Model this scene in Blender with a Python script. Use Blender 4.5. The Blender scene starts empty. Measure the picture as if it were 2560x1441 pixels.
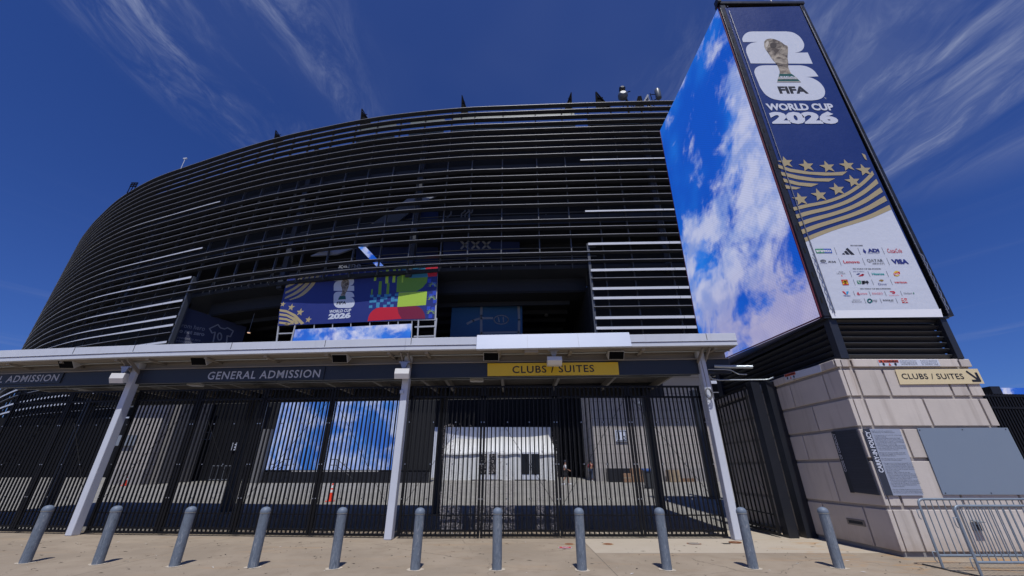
import bpy, bmesh, math, random
from mathutils import Vector
C = bpy.context.scene.collection
R = math.radians
random.seed(7)

# ------------------------------------------------------------------ camera, sky, sun, exposure
EYE = 1.6; FPX = 985.0; PITCH = R(24.8)
cam = bpy.data.cameras.new('camera'); camo = bpy.data.objects.new('camera', cam); C.objects.link(camo)
camo.location = (0, 0, EYE); camo.rotation_euler = (R(90) + PITCH, 0, 0)
cam.sensor_width = 36; cam.lens = 36 * FPX / 2560; cam.clip_start = .05; cam.clip_end = 5000
bpy.context.scene.camera = camo
SUN_EL = R(63.5); SUN_ROT = R(180 - 3.5)            # the sun stands high behind the photographer
SUNV = Vector((math.sin(R(3.5)) * math.cos(SUN_EL), -math.cos(R(3.5)) * math.cos(SUN_EL), math.sin(SUN_EL)))
sl = bpy.data.lights.new('sun', 'SUN'); sl.energy = 3.9; sl.angle = R(.5); sl.color = (1, .985, .955)
so = bpy.data.objects.new('sun', sl); C.objects.link(so); so.location = (0, -20, 60)
so.rotation_euler = (-SUNV).to_track_quat('-Z', 'Y').to_euler()
vs = bpy.context.scene.view_settings
vs.view_transform = 'Standard'; vs.look = 'None'; vs.exposure = -.1; vs.gamma = 1

def N(t, kind, **kw):
    n = t.nodes.new(kind)
    for k, v in kw.items():
        if k.startswith('i_'):
            n.inputs[k[2:].replace('_', ' ')].default_value = v
        else:
            setattr(n, k, v)
    return n
def MA(t, op, a, b=None, c=None, clamp=False):
    n = t.nodes.new('ShaderNodeMath'); n.operation = op; n.use_clamp = clamp
    for i, x in enumerate((a, b, c)):
        if x is None: continue
        if isinstance(x, (int, float)): n.inputs[i].default_value = x
        else: t.links.new(x, n.inputs[i])
    return n.outputs[0]
def MIX(t, f, a, b, blend='MIX'):
    n = t.nodes.new('ShaderNodeMix'); n.data_type = 'RGBA'; n.blend_type = blend
    for i, x in ((0, f), (6, a), (7, b)):
        if isinstance(x, (int, float)): n.inputs[i].default_value = x
        elif isinstance(x, (tuple, list)): n.inputs[i].default_value = (*x[:3], 1)
        else: t.links.new(x, n.inputs[i])
    return n.outputs[2]
def SMOOTH(t, x, a, b):
    n = t.nodes.new('ShaderNodeMapRange'); n.interpolation_type = 'SMOOTHSTEP'
    t.links.new(x, n.inputs[0]); n.inputs[1].default_value = a; n.inputs[2].default_value = b
    return n.outputs[0]
def COMB(t, x, y, z=0.0):
    n = t.nodes.new('ShaderNodeCombineXYZ')
    for i, v in enumerate((x, y, z)):
        if isinstance(v, (int, float)): n.inputs[i].default_value = v
        else: t.links.new(v, n.inputs[i])
    return n.outputs[0]
def NOISE(t, vec, scale, detail=4, rough=.55, dist=0.0):
    n = t.nodes.new('ShaderNodeTexNoise'); n.inputs['Scale'].default_value = scale
    n.inputs['Detail'].default_value = detail; n.inputs['Roughness'].default_value = rough; n.inputs['Distortion'].default_value = dist
    t.links.new(vec, n.inputs['Vector']); return n.outputs[0]

def make_world():
    w = bpy.data.worlds.new('World'); bpy.context.scene.world = w; w.use_nodes = True
    t = w.node_tree; t.nodes.clear()
    out = t.nodes.new('ShaderNodeOutputWorld'); bg = t.nodes.new('ShaderNodeBackground')
    sky = t.nodes.new('ShaderNodeTexSky'); sky.sky_type = 'NISHITA'; sky.sun_disc = False
    sky.sun_elevation = SUN_EL; sky.sun_rotation = SUN_ROT; sky.air_density = 1.0; sky.dust_density = .25; sky.ozone_density = 3.2
    g = t.nodes.new('ShaderNodeTexCoord'); sp = t.nodes.new('ShaderNodeSeparateXYZ'); t.links.new(g.outputs['Generated'], sp.inputs[0])
    dx, dy, dz = sp.outputs
    zc = MA(t, 'MAXIMUM', dz, .06)
    u = MA(t, 'DIVIDE', dx, zc); v = MA(t, 'DIVIDE', dy, zc)
    # cirrus drawn out along one wind direction on a layer high above
    big = NOISE(t, COMB(t, u, v), 1.3, 3)
    bend = MA(t, 'MULTIPLY_ADD', big, .32, u)
    fil = NOISE(t, COMB(t, MA(t, 'MULTIPLY', bend, 10.), MA(t, 'MULTIPLY', v, 2.9)), 1.0, 11, .70, 1.1)
    fil2 = NOISE(t, COMB(t, MA(t, 'MULTIPLY', bend, 3.2), MA(t, 'MULTIPLY', v, .9), 4.), 1.0, 6, .6, .5)
    fine = MA(t, 'MULTIPLY', SMOOTH(t, fil, .38, .78), SMOOTH(t, fil2, .34, .66))
    def blob(cu, cv, ru, rv):
        a = MA(t, 'POWER', MA(t, 'DIVIDE', MA(t, 'SUBTRACT', u, cu), ru), 2.); b = MA(t, 'POWER', MA(t, 'DIVIDE', MA(t, 'SUBTRACT', v, cv), rv), 2.)
        return SMOOTH(t, MA(t, 'ADD', a, b), 1., 0.)
    m = MA(t, 'ADD', MA(t, 'MULTIPLY', blob(-.72, .66, .40, .55), 1.5), MA(t, 'MULTIPLY', blob(1.25, .74, .62, .72), 1.35))
    m = MA(t, 'ADD', m, MA(t, 'MULTIPLY', blob(-.56, .86, .17, .3), .6))
    m = MA(t, 'ADD', m, MA(t, 'MULTIPLY', blob(.62, .72, .35, .4), .55))
    veil = MA(t, 'MULTIPLY', blob(1.35, .78, .8, .7), MA(t, 'MULTIPLY', SMOOTH(t, fil2, .25, .75), .42))
    low = MA(t, 'MULTIPLY', MA(t, 'MULTIPLY', SMOOTH(t, NOISE(t, COMB(t, MA(t, 'MULTIPLY', u, .5), MA(t, 'MULTIPLY', dz, 22.)), 1.0, 6), .5, .75), SMOOTH(t, dz, .46, .10)), .7)
    thin = MA(t, 'MULTIPLY', blob(.1, .5, 1.3, 1.0), MA(t, 'MULTIPLY', SMOOTH(t, big, .2, .8), .10))
    c = MA(t, 'ADD', MA(t, 'ADD', MA(t, 'ADD', MA(t, 'MULTIPLY', fine, m), veil), low), thin)
    c = MA(t, 'MULTIPLY', MA(t, 'MINIMUM', c, 1.), MA(t, 'MULTIPLY', SMOOTH(t, dz, .0, .1), .72))
    deep = MIX(t, 1.0, sky.outputs[0], (.25, .405, .87), 'MULTIPLY')
    col = MIX(t, c, deep, (3.0, 3.5, 5.3))
    t.links.new(col, bg.inputs[0]); bg.inputs[1].default_value = .1; t.links.new(bg.outputs[0], out.inputs[0])
make_world()

# ------------------------------------------------------------------ helpers
def ray(px, py):
    a = (px - 1280) / FPX; b = (720.5 - py) / FPX; c, s = math.cos(PITCH), math.sin(PITCH)
    return Vector((a, c - b * s, s + b * c))
O = Vector((0, 0, EYE))
def at(px, py, Y):
    r = ray(px, py); return O + r * (Y / r.y)
def gz(y): return max(0.0, .026 * (y - 14)) if y < 46 else .026 * 32
def ground(px, py):
    r = ray(px, py); p = O + r * (-EYE / r.z)
    if 0 < p.y < 14: return p
    return O + r * ((-.026 * 14 - EYE) / (r.z - .026 * r.y))

class Plane:
    """a flat face in the place: origin, right, up and the normal that looks at the street"""
    def __init__(s, o, u, v):
        s.o = Vector(o); s.u = Vector(u).normalized(); v = Vector(v); s.v = (v - s.u * v.dot(s.u)).normalized(); s.n = s.u.cross(s.v)
    def w(s, a, b, off=0.0): return s.o + s.u * a + s.v * b + s.n * off
    def loc(s, px, py):
        r = ray(px, py); t = (s.o - O).dot(s.n) / r.dot(s.n); p = O + r * t - s.o
        return p.dot(s.u), p.dot(s.v)

MATS = {}
def mat(name, col, rough=.6, metal=0.0, var=.12, scale=6.0, bump=0.0, spec=.5, streak=0.0, stain=None, own=False):
    if name in MATS: return MATS[name]
    m = bpy.data.materials.new(name); m.use_nodes = True; t = m.node_tree; b = t.nodes['Principled BSDF']
    tc = t.nodes.new('ShaderNodeTexCoord'); P = tc.outputs['Object']
    if own:
        oi = t.nodes.new('ShaderNodeObjectInfo'); va = t.nodes.new('ShaderNodeVectorMath'); va.operation = 'ADD'; k = MA(t, 'MULTIPLY', oi.outputs['Random'], 37.); t.links.new(P, va.inputs[0]); t.links.new(COMB(t, k, k, k), va.inputs[1]); P = va.outputs[0]
    n = NOISE(t, P, scale, 5, .6)
    c = MIX(t, n, [x * (1 - var) for x in col], [min(1, x * (1 + var)) for x in col])
    if streak:
        sp = t.nodes.new('ShaderNodeSeparateXYZ'); t.links.new(P, sp.inputs[0])
        sv = NOISE(t, COMB(t, MA(t, 'MULTIPLY', sp.outputs[0], 7.), MA(t, 'MULTIPLY', sp.outputs[1], 7.), MA(t, 'MULTIPLY', sp.outputs[2], 1.1 if own else .5)), 1.0, 5)
        c = MIX(t, MA(t, 'MULTIPLY', SMOOTH(t, sv, .5, .8), streak), c, stain or [x * .55 for x in col])
    t.links.new(c, b.inputs['Base Color'])
    b.inputs['Metallic'].default_value = metal; b.inputs['Specular IOR Level'].default_value = spec
    rr = MA(t, 'MULTIPLY_ADD', n, .2, max(.02, rough - .1)); t.links.new(rr, b.inputs['Roughness'])
    if own:
        sp2 = t.nodes.new('ShaderNodeSeparateXYZ'); t.links.new(P, sp2.inputs[0]); sc = NOISE(t, COMB(t, MA(t, 'MULTIPLY', sp2.outputs[0], 26.), MA(t, 'MULTIPLY', sp2.outputs[1], 26.), MA(t, 'MULTIPLY', sp2.outputs[2], 5.)), 1.0, 6, .7, 1.5)
        c = MIX(t, MA(t, 'MULTIPLY', SMOOTH(t, sc, .54, .64), .65), c, (.34, .35, .36)); c = MIX(t, MA(t, 'MULTIPLY', SMOOTH(t, sc, .44, .36), .5), c, (.06, .07, .085)); t.links.new(c, b.inputs['Base Color'])
    if bump:
        bn = t.nodes.new('ShaderNodeBump'); bn.inputs['Strength'].default_value = bump; bn.inputs['Distance'].default_value = .02
        t.links.new(NOISE(t, P, scale * 9, 6, .65), bn.inputs['Height']); t.links.new(bn.outputs[0], b.inputs['Normal'])
    MATS[name] = m; return m
def lamp_mat(name, col, s):
    m = bpy.data.materials.new(name); m.use_nodes = True; b = m.node_tree.nodes['Principled BSDF']
    b.inputs['Base Color'].default_value = (*col, 1); b.inputs['Emission Color'].default_value = (*col, 1); b.inputs['Emission Strength'].default_value = s
    MATS[name] = m; return m
def screen_mat(name, ax, scale, seed, cover=.5, slope=(0, 0, 0), strength=1.0, grain=0.0, deep=(.004, .085, .56), mid=(.012, .19, .78), white=(.60, .62, .82), dusk=None):
    """a lit video wall that plays a picture of clouds; ax picks its horizontal axis"""
    m = bpy.data.materials.new(name); m.use_nodes = True; t = m.node_tree; b = t.nodes['Principled BSDF']
    tc = t.nodes.new('ShaderNodeTexCoord'); sp = t.nodes.new('ShaderNodeSeparateXYZ'); t.links.new(tc.outputs['Object'], sp.inputs[0])
    h = sp.outputs[ax]; z = sp.outputs[2]
    V = COMB(t, h, z, seed)
    n = NOISE(t, V, scale, 11, .63, .3)
    n2 = NOISE(t, COMB(t, h, z, seed + 9.), scale * .45, 4, .5)
    d = MA(t, 'ADD', MA(t, 'MULTIPLY_ADD', n2, .55, MA(t, 'MULTIPLY', n, .75)), MA(t, 'ADD', MA(t, 'MULTIPLY', h, slope[0]), MA(t, 'MULTIPLY_ADD', z, slope[1], slope[2])))
    f = SMOOTH(t, d, .69 - cover * .2, .83 - cover * .2)
    sky = MIX(t, SMOOTH(t, n2, .38, .70), deep, mid)
    sh = NOISE(t, COMB(t, h, MA(t, 'ADD', z, .6), seed), scale * 1.7, 6, .6)
    wh = MIX(t, SMOOTH(t, sh, .36, .62), (white[0] * .45, white[1] * .6, white[2] * .9), white)
    if dusk: wh = MIX(t, MA(t, 'MULTIPLY', SMOOTH(t, z, 9., 5.5), .75), wh, dusk)
    c = MIX(t, f, sky, wh)
    if grain:
        wv = MA(t, 'SINE', MA(t, 'MULTIPLY', z, grain)); wv2 = MA(t, 'SINE', MA(t, 'MULTIPLY', h, grain))
        md = MA(t, 'MINIMUM', MA(t, 'ADD', MA(t, 'LESS_THAN', MA(t, 'FRACT', MA(t, 'DIVIDE', h, 1.31)), .012), MA(t, 'LESS_THAN', MA(t, 'FRACT', MA(t, 'DIVIDE', z, 1.31)), .012)), 1.)
        g = MA(t, 'SUBTRACT', MA(t, 'MULTIPLY_ADD', MA(t, 'MULTIPLY', wv, wv2), .10, .95), MA(t, 'MULTIPLY', md, .10)); c = MIX(t, 1.0, c, COMB(t, g, g, g), 'MULTIPLY')
    b.inputs['Base Color'].default_value = (.01, .01, .012, 1); b.inputs['Roughness'].default_value = .7
    t.links.new(c, b.inputs['Emission Color']); b.inputs['Emission Strength'].default_value = strength
    MATS[name] = m; return m

class MB:
    def __init__(s): s.v = []; s.f = []; s.m = []; s.s = []
    def add(s, vs, fs, mi=0, smooth=False):
        k = len(s.v); s.v += [Vector(v) for v in vs]
        for f in fs: s.f.append([k + i for i in f]); s.m.append(mi); s.s.append(smooth)
        return s
    def box(s, x0, y0, z0, x1, y1, z1, mi=0):
        x0, x1 = sorted((x0, x1)); y0, y1 = sorted((y0, y1)); z0, z1 = sorted((z0, z1))
        return s.add([(x0, y0, z0), (x1, y0, z0), (x1, y1, z0), (x0, y1, z0), (x0, y0, z1), (x1, y0, z1), (x1, y1, z1), (x0, y1, z1)],
                     [(0, 3, 2, 1), (4, 5, 6, 7), (0, 1, 5, 4), (1, 2, 6, 5), (2, 3, 7, 6), (3, 0, 4, 7)], mi)
    def obox(s, c, a, b, d, mi=0):
        c, a, b, d = map(Vector, (c, a, b, d))
        vs = [c - a - b - d, c + a - b - d, c + a + b - d, c - a + b - d, c - a - b + d, c + a - b + d, c + a + b + d, c - a + b + d]
        return s.add(vs, [(0, 3, 2, 1), (4, 5, 6, 7), (0, 1, 5, 4), (1, 2, 6, 5), (2, 3, 7, 6), (3, 0, 4, 7)], mi)
    def bar(s, p, q, w, h, up=(0, 0, 1), mi=0):
        p, q = Vector(p), Vector(q); d = q - p; up = Vector(up)
        if abs(d.normalized().dot(up)) > .98: up = Vector((0, 1, 0))
        r = d.cross(up).normalized(); u = r.cross(d).normalized()
        return s.obox((p + q) / 2, d / 2, r * w / 2, u * h / 2, mi)
    def tube(s, p, q, r0, r1=None, n=10, mi=0, smooth=True):
        return s.path([p, q], [r0, r0 if r1 is None else r1], n, mi, smooth)
    def path(s, pts, r, n=8, mi=0, smooth=True, closed=False):
        pts = [Vector(p) for p in pts]; k = len(pts)
        if not isinstance(r, (list, tuple)): r = [r] * k
        rings = []; prev = None
        for i, p in enumerate(pts):
            a = pts[(i - 1) % k if closed else max(0, i - 1)]; b = pts[(i + 1) % k if closed else min(k - 1, i + 1)]
            d = (b - a).normalized()
            if prev is None: prev = d.orthogonal().normalized()
            x = (prev - d * prev.dot(d)).normalized(); prev = x; y = d.cross(x)
            rings.append([p + (x * math.cos(2 * math.pi * j / n) + y * math.sin(2 * math.pi * j / n)) * r[i] for j in range(n)])
        base = len(s.v); s.v += [v for ring in rings for v in ring]
        for i in range(k if closed else k - 1):
            i2 = (i + 1) % k
            for j in range(n):
                s.f.append([base + i * n + j, base + i * n + (j + 1) % n, base + i2 * n + (j + 1) % n, base + i2 * n + j]); s.m.append(mi); s.s.append(smooth)
        if not closed:
            s.cap(rings[0][::-1], mi); s.cap(rings[-1], mi)
        return s
    def cap(s, pts, mi):
        k = len(s.v); s.v += [Vector(p) for p in pts]; s.f.append(list(range(k, k + len(pts)))); s.m.append(mi); s.s.append(False)
    def lathe(s, c, prof, n=20, mi=0, smooth=True, axis=None):
        c = Vector(c); ax = Vector(axis or (0, 0, 1)).normalized(); x = ax.orthogonal().normalized(); y = ax.cross(x)
        base = len(s.v)
        for r, h in prof:
            s.v += [c + ax * h + (x * math.cos(2 * math.pi * j / n) + y * math.sin(2 * math.pi * j / n)) * max(r, 1e-4) for j in range(n)]
        for i in range(len(prof) - 1):
            for j in range(n):
                s.f.append([base + i * n + j, base + i * n + (j + 1) % n, base + (i + 1) * n + (j + 1) % n, base + (i + 1) * n + j]); s.m.append(mi); s.s.append(smooth)
        s.cap(s.v[base:base + n][::-1], mi); s.cap(s.v[base + (len(prof) - 1) * n:base + len(prof) * n], mi)
        return s
    def prism(s, poly, vec, mi=0):
        vec = Vector(vec); p = [Vector(a) for a in poly]; n = len(p)
        return s.add(p + [a + vec for a in p], [list(range(n))[::-1], list(range(n, 2 * n))] + [(i, (i + 1) % n, n + (i + 1) % n, n + i) for i in range(n)], mi)
    def poly(s, pts, mi=0): return s.add(pts, [list(range(len(pts)))], mi)
    def build(s, name, mats, parent=None, bevel=0.0):
        me = bpy.data.meshes.new(name); off = Vector(parent.location) if parent else Vector((0, 0, 0))
        if parent and parent.parent: off = off + Vector(parent.parent.location)
        me.from_pydata([v - off for v in s.v], [], s.f)
        for m in (mats if isinstance(mats, (list, tuple)) else [mats]): me.materials.append(m)
        me.polygons.foreach_set('material_index', s.m); me.polygons.foreach_set('use_smooth', s.s); me.update()
        o = bpy.data.objects.new(name, me); C.objects.link(o)
        if parent: o.parent = parent
        if bevel:
            b = o.modifiers.new('bevel', 'BEVEL'); b.width = bevel; b.segments = 2; b.limit_method = 'ANGLE'; b.angle_limit = R(40)
        return o
def tag(o, label, cat, group=None):
    o['label'] = label; o['category'] = cat
    if group: o['group'] = group
    return o
def empty(name, loc, label, cat, group=None):
    o = bpy.data.objects.new(name, None); C.objects.link(o); o.location = loc; o.empty_display_size = .3
    return tag(o, label, cat, group)
def kind(o, k): o['kind'] = k; return o
def clone(root, shift, label):
    r = root.copy(); C.objects.link(r); r.location = Vector(root.location) + Vector(shift); r['label'] = label
    for ch in list(root.children):
        c = ch.copy(); C.objects.link(c); c.parent = r
        for g in ch.children:
            d = g.copy(); C.objects.link(d); d.parent = c
    return r

_TX = {}
def glyphs(s, bold=0.0, space=1.0, res=3, shear=0.0):
    k = (s, bold, space, res, shear)
    if k in _TX: return _TX[k]
    cu = bpy.data.curves.new('lettering', 'FONT'); cu.body = s; cu.resolution_u = res; cu.offset = bold; cu.space_character = space; cu.shear = shear
    o = bpy.data.objects.new('lettering', cu); C.objects.link(o)
    dg = bpy.context.evaluated_depsgraph_get(); dg.update(); ev = o.evaluated_get(dg); me = ev.to_mesh()
    vs = [(v.co.x, v.co.y) for v in me.vertices]; fs = [list(p.vertices) for p in me.polygons]
    ev.to_mesh_clear(); bpy.data.objects.remove(o); bpy.data.curves.remove(cu)
    _TX[k] = (vs, fs); return vs, fs
def text(mb, pl, s, a0, b0, a1, b1, off, mi=0, bold=0.02, space=1.0, cap=True, shear=0.0, res=3, rot=False):
    """words fitted to a rectangle of a flat face (a to the right, b up)"""
    vs, fs = glyphs(s, bold, space, res, shear)
    xs = [v[0] for v in vs]; x0, x1 = min(xs), max(xs)
    ys = [v[1] for v in vs]; y0, y1 = (min(0, 0), .73) if cap else (min(ys), max(ys))
    out = []
    for x, y in vs:
        fx = (x - x0) / (x1 - x0); fy = (y - y0) / (y1 - y0)
        if rot: out.append(pl.w(a1 - (a1 - a0) * fy, b0 + (b1 - b0) * fx, off))
        else: out.append(pl.w(a0 + (a1 - a0) * fx, b0 + (b1 - b0) * fy, off))
    mb.add(out, fs, mi)
def ptext(mb, pl, s, xl, yl, xr, yr, ytop, off, mi=0, **k):
    a0, b0 = pl.loc(xl, yl); a1, b1 = pl.loc(xr, yr); bt = pl.loc(xl, ytop)[1]
    b = (b0 + b1) / 2
    text(mb, pl, s, a0, b, a1, b + (bt - b0), off, mi, **k)
def ppoly(mb, pl, pts, off, mi=0, thick=0.0):
    mb.poly([pl.w(*pl.loc(x, y), off) for x, y in pts], mi)
def smooth_poly(pts, it=2):
    for _ in range(it):
        q = []
        for i in range(len(pts)):
            a, b = pts[i], pts[(i + 1) % len(pts)]
            q += [(a[0] * .75 + b[0] * .25, a[1] * .75 + b[1] * .25), (a[0] * .25 + b[0] * .75, a[1] * .25 + b[1] * .75)]
        pts = q
    return pts
def crom(P, n=8):
    P = [Vector(p) for p in P]; out = []
    for i in range(len(P) - 1):
        a, b, c, d = P[max(0, i - 1)], P[i], P[i + 1], P[min(len(P) - 1, i + 2)]
        for k in range(n):
            t = k / n; out.append(.5 * ((2 * b) + (c - a) * t + (2 * a - 5 * b + 4 * c - d) * t * t + (3 * b - a - 3 * c + d) * t ** 3))
    return out + [P[-1]]

# common materials
WHITE = mat('white painted steel', (.58, .61, .67), .45, var=.06, scale=2, streak=.3, stain=(.44, .45, .48))
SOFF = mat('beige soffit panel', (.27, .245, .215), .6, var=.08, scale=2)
NAVY = mat('dark slate beam paint', (.020, .024, .032), .45, var=.15)
BLACK = mat('black powder coated steel', (.012, .012, .014), .42, var=.3)
DARK = mat('painted deep shade', (.006, .0065, .008), .85, var=.3, scale=.5)  # near-black colour holds the deep shade of the interior
GALV = mat('blue grey galvanised paint', (.145, .175, .215), .62, var=.28, scale=22, bump=.15, spec=.3, streak=.6, stain=(.25, .275, .30), own=True)
ALU = mat('bare aluminium edge', (.62, .62, .63), .4, var=.1, scale=3)
INK = mat('black vinyl print', (.012, .012, .015), .5, var=.1)
PAPER = mat('white vinyl print', (.60, .635, .72), .5, var=.03)

# ------------------------------------------------------------------ ground
def concrete_mat(name, col, walk):
    m = bpy.data.materials.new(name); m.use_nodes = True; t = m.node_tree; b = t.nodes['Principled BSDF']
    tc = t.nodes.new('ShaderNodeTexCoord'); P = tc.outputs['Object']; sp = t.nodes.new('ShaderNodeSeparateXYZ'); t.links.new(P, sp.inputs[0]); x, y, z = sp.outputs
    n1 = NOISE(t, P, .55, 6, .6, .4); n2 = NOISE(t, P, 2.6, 7, .65); n3 = NOISE(t, P, 60, 3, .6); n4 = NOISE(t, COMB(t, MA(t, 'MULTIPLY', x, .35), MA(t, 'MULTIPLY', y, 2.2)), 1.3, 6, .6, .6)
    c = MIX(t, SMOOTH(t, n1, .3, .7), [k * .84 for k in col], [k * 1.10 for k in col])
    c = MIX(t, MA(t, 'MULTIPLY', SMOOTH(t, n2, .46, .70), .5), c, [col[0] * .72, col[1] * .68, col[2] * .64])
    c = MIX(t, MA(t, 'MULTIPLY', SMOOTH(t, n4, .55, .75), .42), c, (.40, .255, .135) if walk else [k * .85 for k in col])
    c = MIX(t, MA(t, 'MULTIPLY', SMOOTH(t, n3, .35, .7), .25), c, [k * 1.22 for k in col])
    if walk:
        vo = t.nodes.new('ShaderNodeTexVoronoi'); vo.inputs['Scale'].default_value = 2.6; t.links.new(P, vo.inputs['Vector'])
        gum = MA(t, 'MULTIPLY', SMOOTH(t, vo.outputs['Distance'], .085, .06), MA(t, 'GREATER_THAN', n2, .50)); c = MIX(t, MA(t, 'MULTIPLY', gum, .55), c, (.15, .125, .105))
        ve = t.nodes.new('ShaderNodeTexVoronoi'); ve.feature = 'DISTANCE_TO_EDGE'; ve.inputs['Scale'].default_value = .33
        wp = t.nodes.new('ShaderNodeVectorMath'); wp.operation = 'ADD'; t.links.new(P, wp.inputs[0]); t.links.new(COMB(t, MA(t, 'MULTIPLY', n2, .5), MA(t, 'MULTIPLY', n1, .6)), wp.inputs[1]); t.links.new(wp.outputs[0], ve.inputs['Vector'])
        crack = MA(t, 'MULTIPLY', SMOOTH(t, ve.outputs['Distance'], .004, .0015), SMOOTH(t, n1, .42, .55)); c = MIX(t, MA(t, 'MULTIPLY', crack, .55), c, (.13, .105, .08))
        apron = MA(t, 'MULTIPLY', SMOOTH(t, y, 9.93, 9.97), SMOOTH(t, x, 1.74, 1.8))
        c = MIX(t, MA(t, 'MULTIPLY', apron, .75), c, MIX(t, n2, (.44, .37, .28), (.56, .50, .41)))
        rust = MA(t, 'MULTIPLY', MA(t, 'MULTIPLY', SMOOTH(t, NOISE(t, COMB(t, MA(t, 'MULTIPLY', x, 1.2), MA(t, 'MULTIPLY', y, 3.)), 1.0, 6, .6, .6), .5, .72), SMOOTH(t, x, 5.2, 7.2)), .75)
        c = MIX(t, rust, c, (.42, .22, .075))
        def line(v, pos, w): return MA(t, 'LESS_THAN', MA(t, 'ABSOLUTE', MA(t, 'SUBTRACT', v, pos)), w)
        j1 = MA(t, 'MULTIPLY', line(x, 1.76, .011), MA(t, 'LESS_THAN', y, 12.)); j2 = MA(t, 'MULTIPLY', line(y, 9.95, .012), MA(t, 'GREATER_THAN', x, 1.76))
        j3 = line(x, -7.3, .01); j4 = line(y, 7.35, .012)
        j = MA(t, 'MINIMUM', MA(t, 'ADD', MA(t, 'ADD', j1, j2), MA(t, 'ADD', j3, j4)), 1.)
        c = MIX(t, MA(t, 'MULTIPLY', j, .6), c, (.12, .10, .08))
    else:
        def gl(v, per): return MA(t, 'LESS_THAN', MA(t, 'ABSOLUTE', MA(t, 'SUBTRACT', MA(t, 'FRACT', MA(t, 'DIVIDE', v, per)), .5)), .006)
        j = MA(t, 'MINIMUM', MA(t, 'ADD', gl(x, 3.), gl(y, 3.)), 1.); c = MIX(t, MA(t, 'MULTIPLY', j, .4), c, (.14, .13, .12))
    t.links.new(c, b.inputs['Base Color']); b.inputs['Roughness'].default_value = .88; b.inputs['Specular IOR Level'].default_value = .25
    bn = t.nodes.new('ShaderNodeBump'); bn.inputs['Strength'].default_value = .25; bn.inputs['Distance'].default_value = .01
    t.links.new(MA(t, 'ADD', n3, n2), bn.inputs['Height']); t.links.new(bn.outputs[0], b.inputs['Normal']); return m
mb = MB(); mb.add([(-160, -60, 0), (160, -60, 0), (160, 13.4, 0), (-160, 13.4, 0)], [(0, 1, 2, 3)])
kind(mb.build('sidewalk', concrete_mat('weathered tan pavement', (.325, .265, .198), True)), 'structure')
mb = MB(); mb.add([(-160, 13.4, 0), (160, 13.4, 0), (160, 14, 0), (-160, 14, 0), (160, 46, gz(45.9)), (-160, 46, gz(45.9)), (2500, 3000, gz(50)), (-2500, 3000, gz(50)), (-2500, 46, gz(50)), (2500, 46, gz(50)), (2500, -900, -.4), (160, -60, 0), (-160, -60, 0), (-2500, -900, -.4)],
                 [(0, 1, 2, 3), (3, 2, 4, 5), (8, 5, 4, 9, 6, 7), (1, 11, 10, 9, 4, 2), (0, 3, 5, 8, 13, 12), (11, 12, 13, 10)])
kind(mb.build('plaza_ground', concrete_mat('pale plaza concrete', (.265, .253, .228), False)), 'structure')

# little leaves and grit strewn over the pavement: nobody could count them
mb = MB()
for k in range(620):
    x = random.uniform(-13, 9.5); y = random.uniform(7.2, 11.5); s = random.choice((.006, .008, .012, .02)) * random.uniform(.7, 1.4); a = random.uniform(0, 6.3); l = s * random.uniform(1, 3.2)
    c = Vector((x, y, .004)); d = Vector((math.cos(a), math.sin(a), 0)); e = Vector((-d.y, d.x, 0))
    mb.add([c - d * l, c + e * s * .5 + Vector((0, 0, .006)), c + d * l, c - e * s * .5 + Vector((0, 0, .003))], [(0, 1, 2, 3)], 0 if random.random() < .88 else 1)
kind(mb.build('leaf_litter', [mat('dry dark leaf', (.05, .04, .03), .9), mat('pale grit', (.6, .58, .55), .9)]), 'stuff')

# ------------------------------------------------------------------ stadium
RIM = [(54, 56), (48, 48.5), (40, 44.6), (33, 43.7), (24.69, 43.6), (13.8, 43.9), (0, 44.49), (-8.3, 44.95), (-18.15, 46.11), (-25.05, 47.32), (-32.4, 48.99), (-40.2, 51.0),
       (-48.84, 53.73), (-58.4, 57.06), (-69.05, 60.93), (-76.9, 64.55), (-84.96, 68.9), (-93.5, 74.3), (-100.06, 78.7), (-110.7, 86.5), (-119.5, 94.4), (-127, 104), (-132, 117), (-134, 134)]
PLAN = crom([(x, y, 0) for x, y in RIM], 7)
NRM = []
for i in range(len(PLAN)):
    d = (PLAN[min(i + 1, len(PLAN) - 1)] - PLAN[max(0, i - 1)]).normalized(); NRM.append(Vector((d.y, -d.x, 0)))  # outward is to the street
    if NRM[-1].y > 0 and NRM[-1].x > 0: NRM[-1] = -NRM[-1]
def outw(i):
    n = NRM[i].copy()
    if n.dot(Vector((0, 40, 0)) + Vector((-40, 60, 0)) - PLAN[i]) > 0: n = -n
    return n
for i in range(len(PLAN)): NRM[i] = outw(i)
def ring(z0, z1, in0, in1, i0, i1, mb, mi=0):
    """a solid band following the curved front, from inset in0 (front) to in1 (back)"""
    k = i1 - i0 + 1; vs = []
    for i in range(i0, i1 + 1):
        f = PLAN[i] - NRM[i] * in0; b = PLAN[i] - NRM[i] * in1; zl = z0(i) if callable(z0) else z0
        vs += [(f.x, f.y, zl), (f.x, f.y, z1), (b.x, b.y, z1), (b.x, b.y, zl)]
    fs = [(0, 1, 2, 3), tuple(4 * (k - 1) + j for j in (3, 2, 1, 0))]
    for i in range(k - 1):
        a = 4 * i
        for j in range(4): fs.append((a + j, a + 4 + j, a + 4 + (j + 1) % 4, a + (j + 1) % 4))
    mb.add(vs, fs, mi)
def idx_at_x(x): return min(range(len(PLAN)), key=lambda i: abs(PLAN[i].x - x) + (1000 if i < 14 and x < 0 else 0))
I_R = idx_at_x(9.35); I_L = idx_at_x(-49.4); LAST = len(PLAN) - 1
LOUV = mat('charcoal louver metal', (.042, .044, .052), .40, .15, var=.12, scale=1.5)
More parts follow.
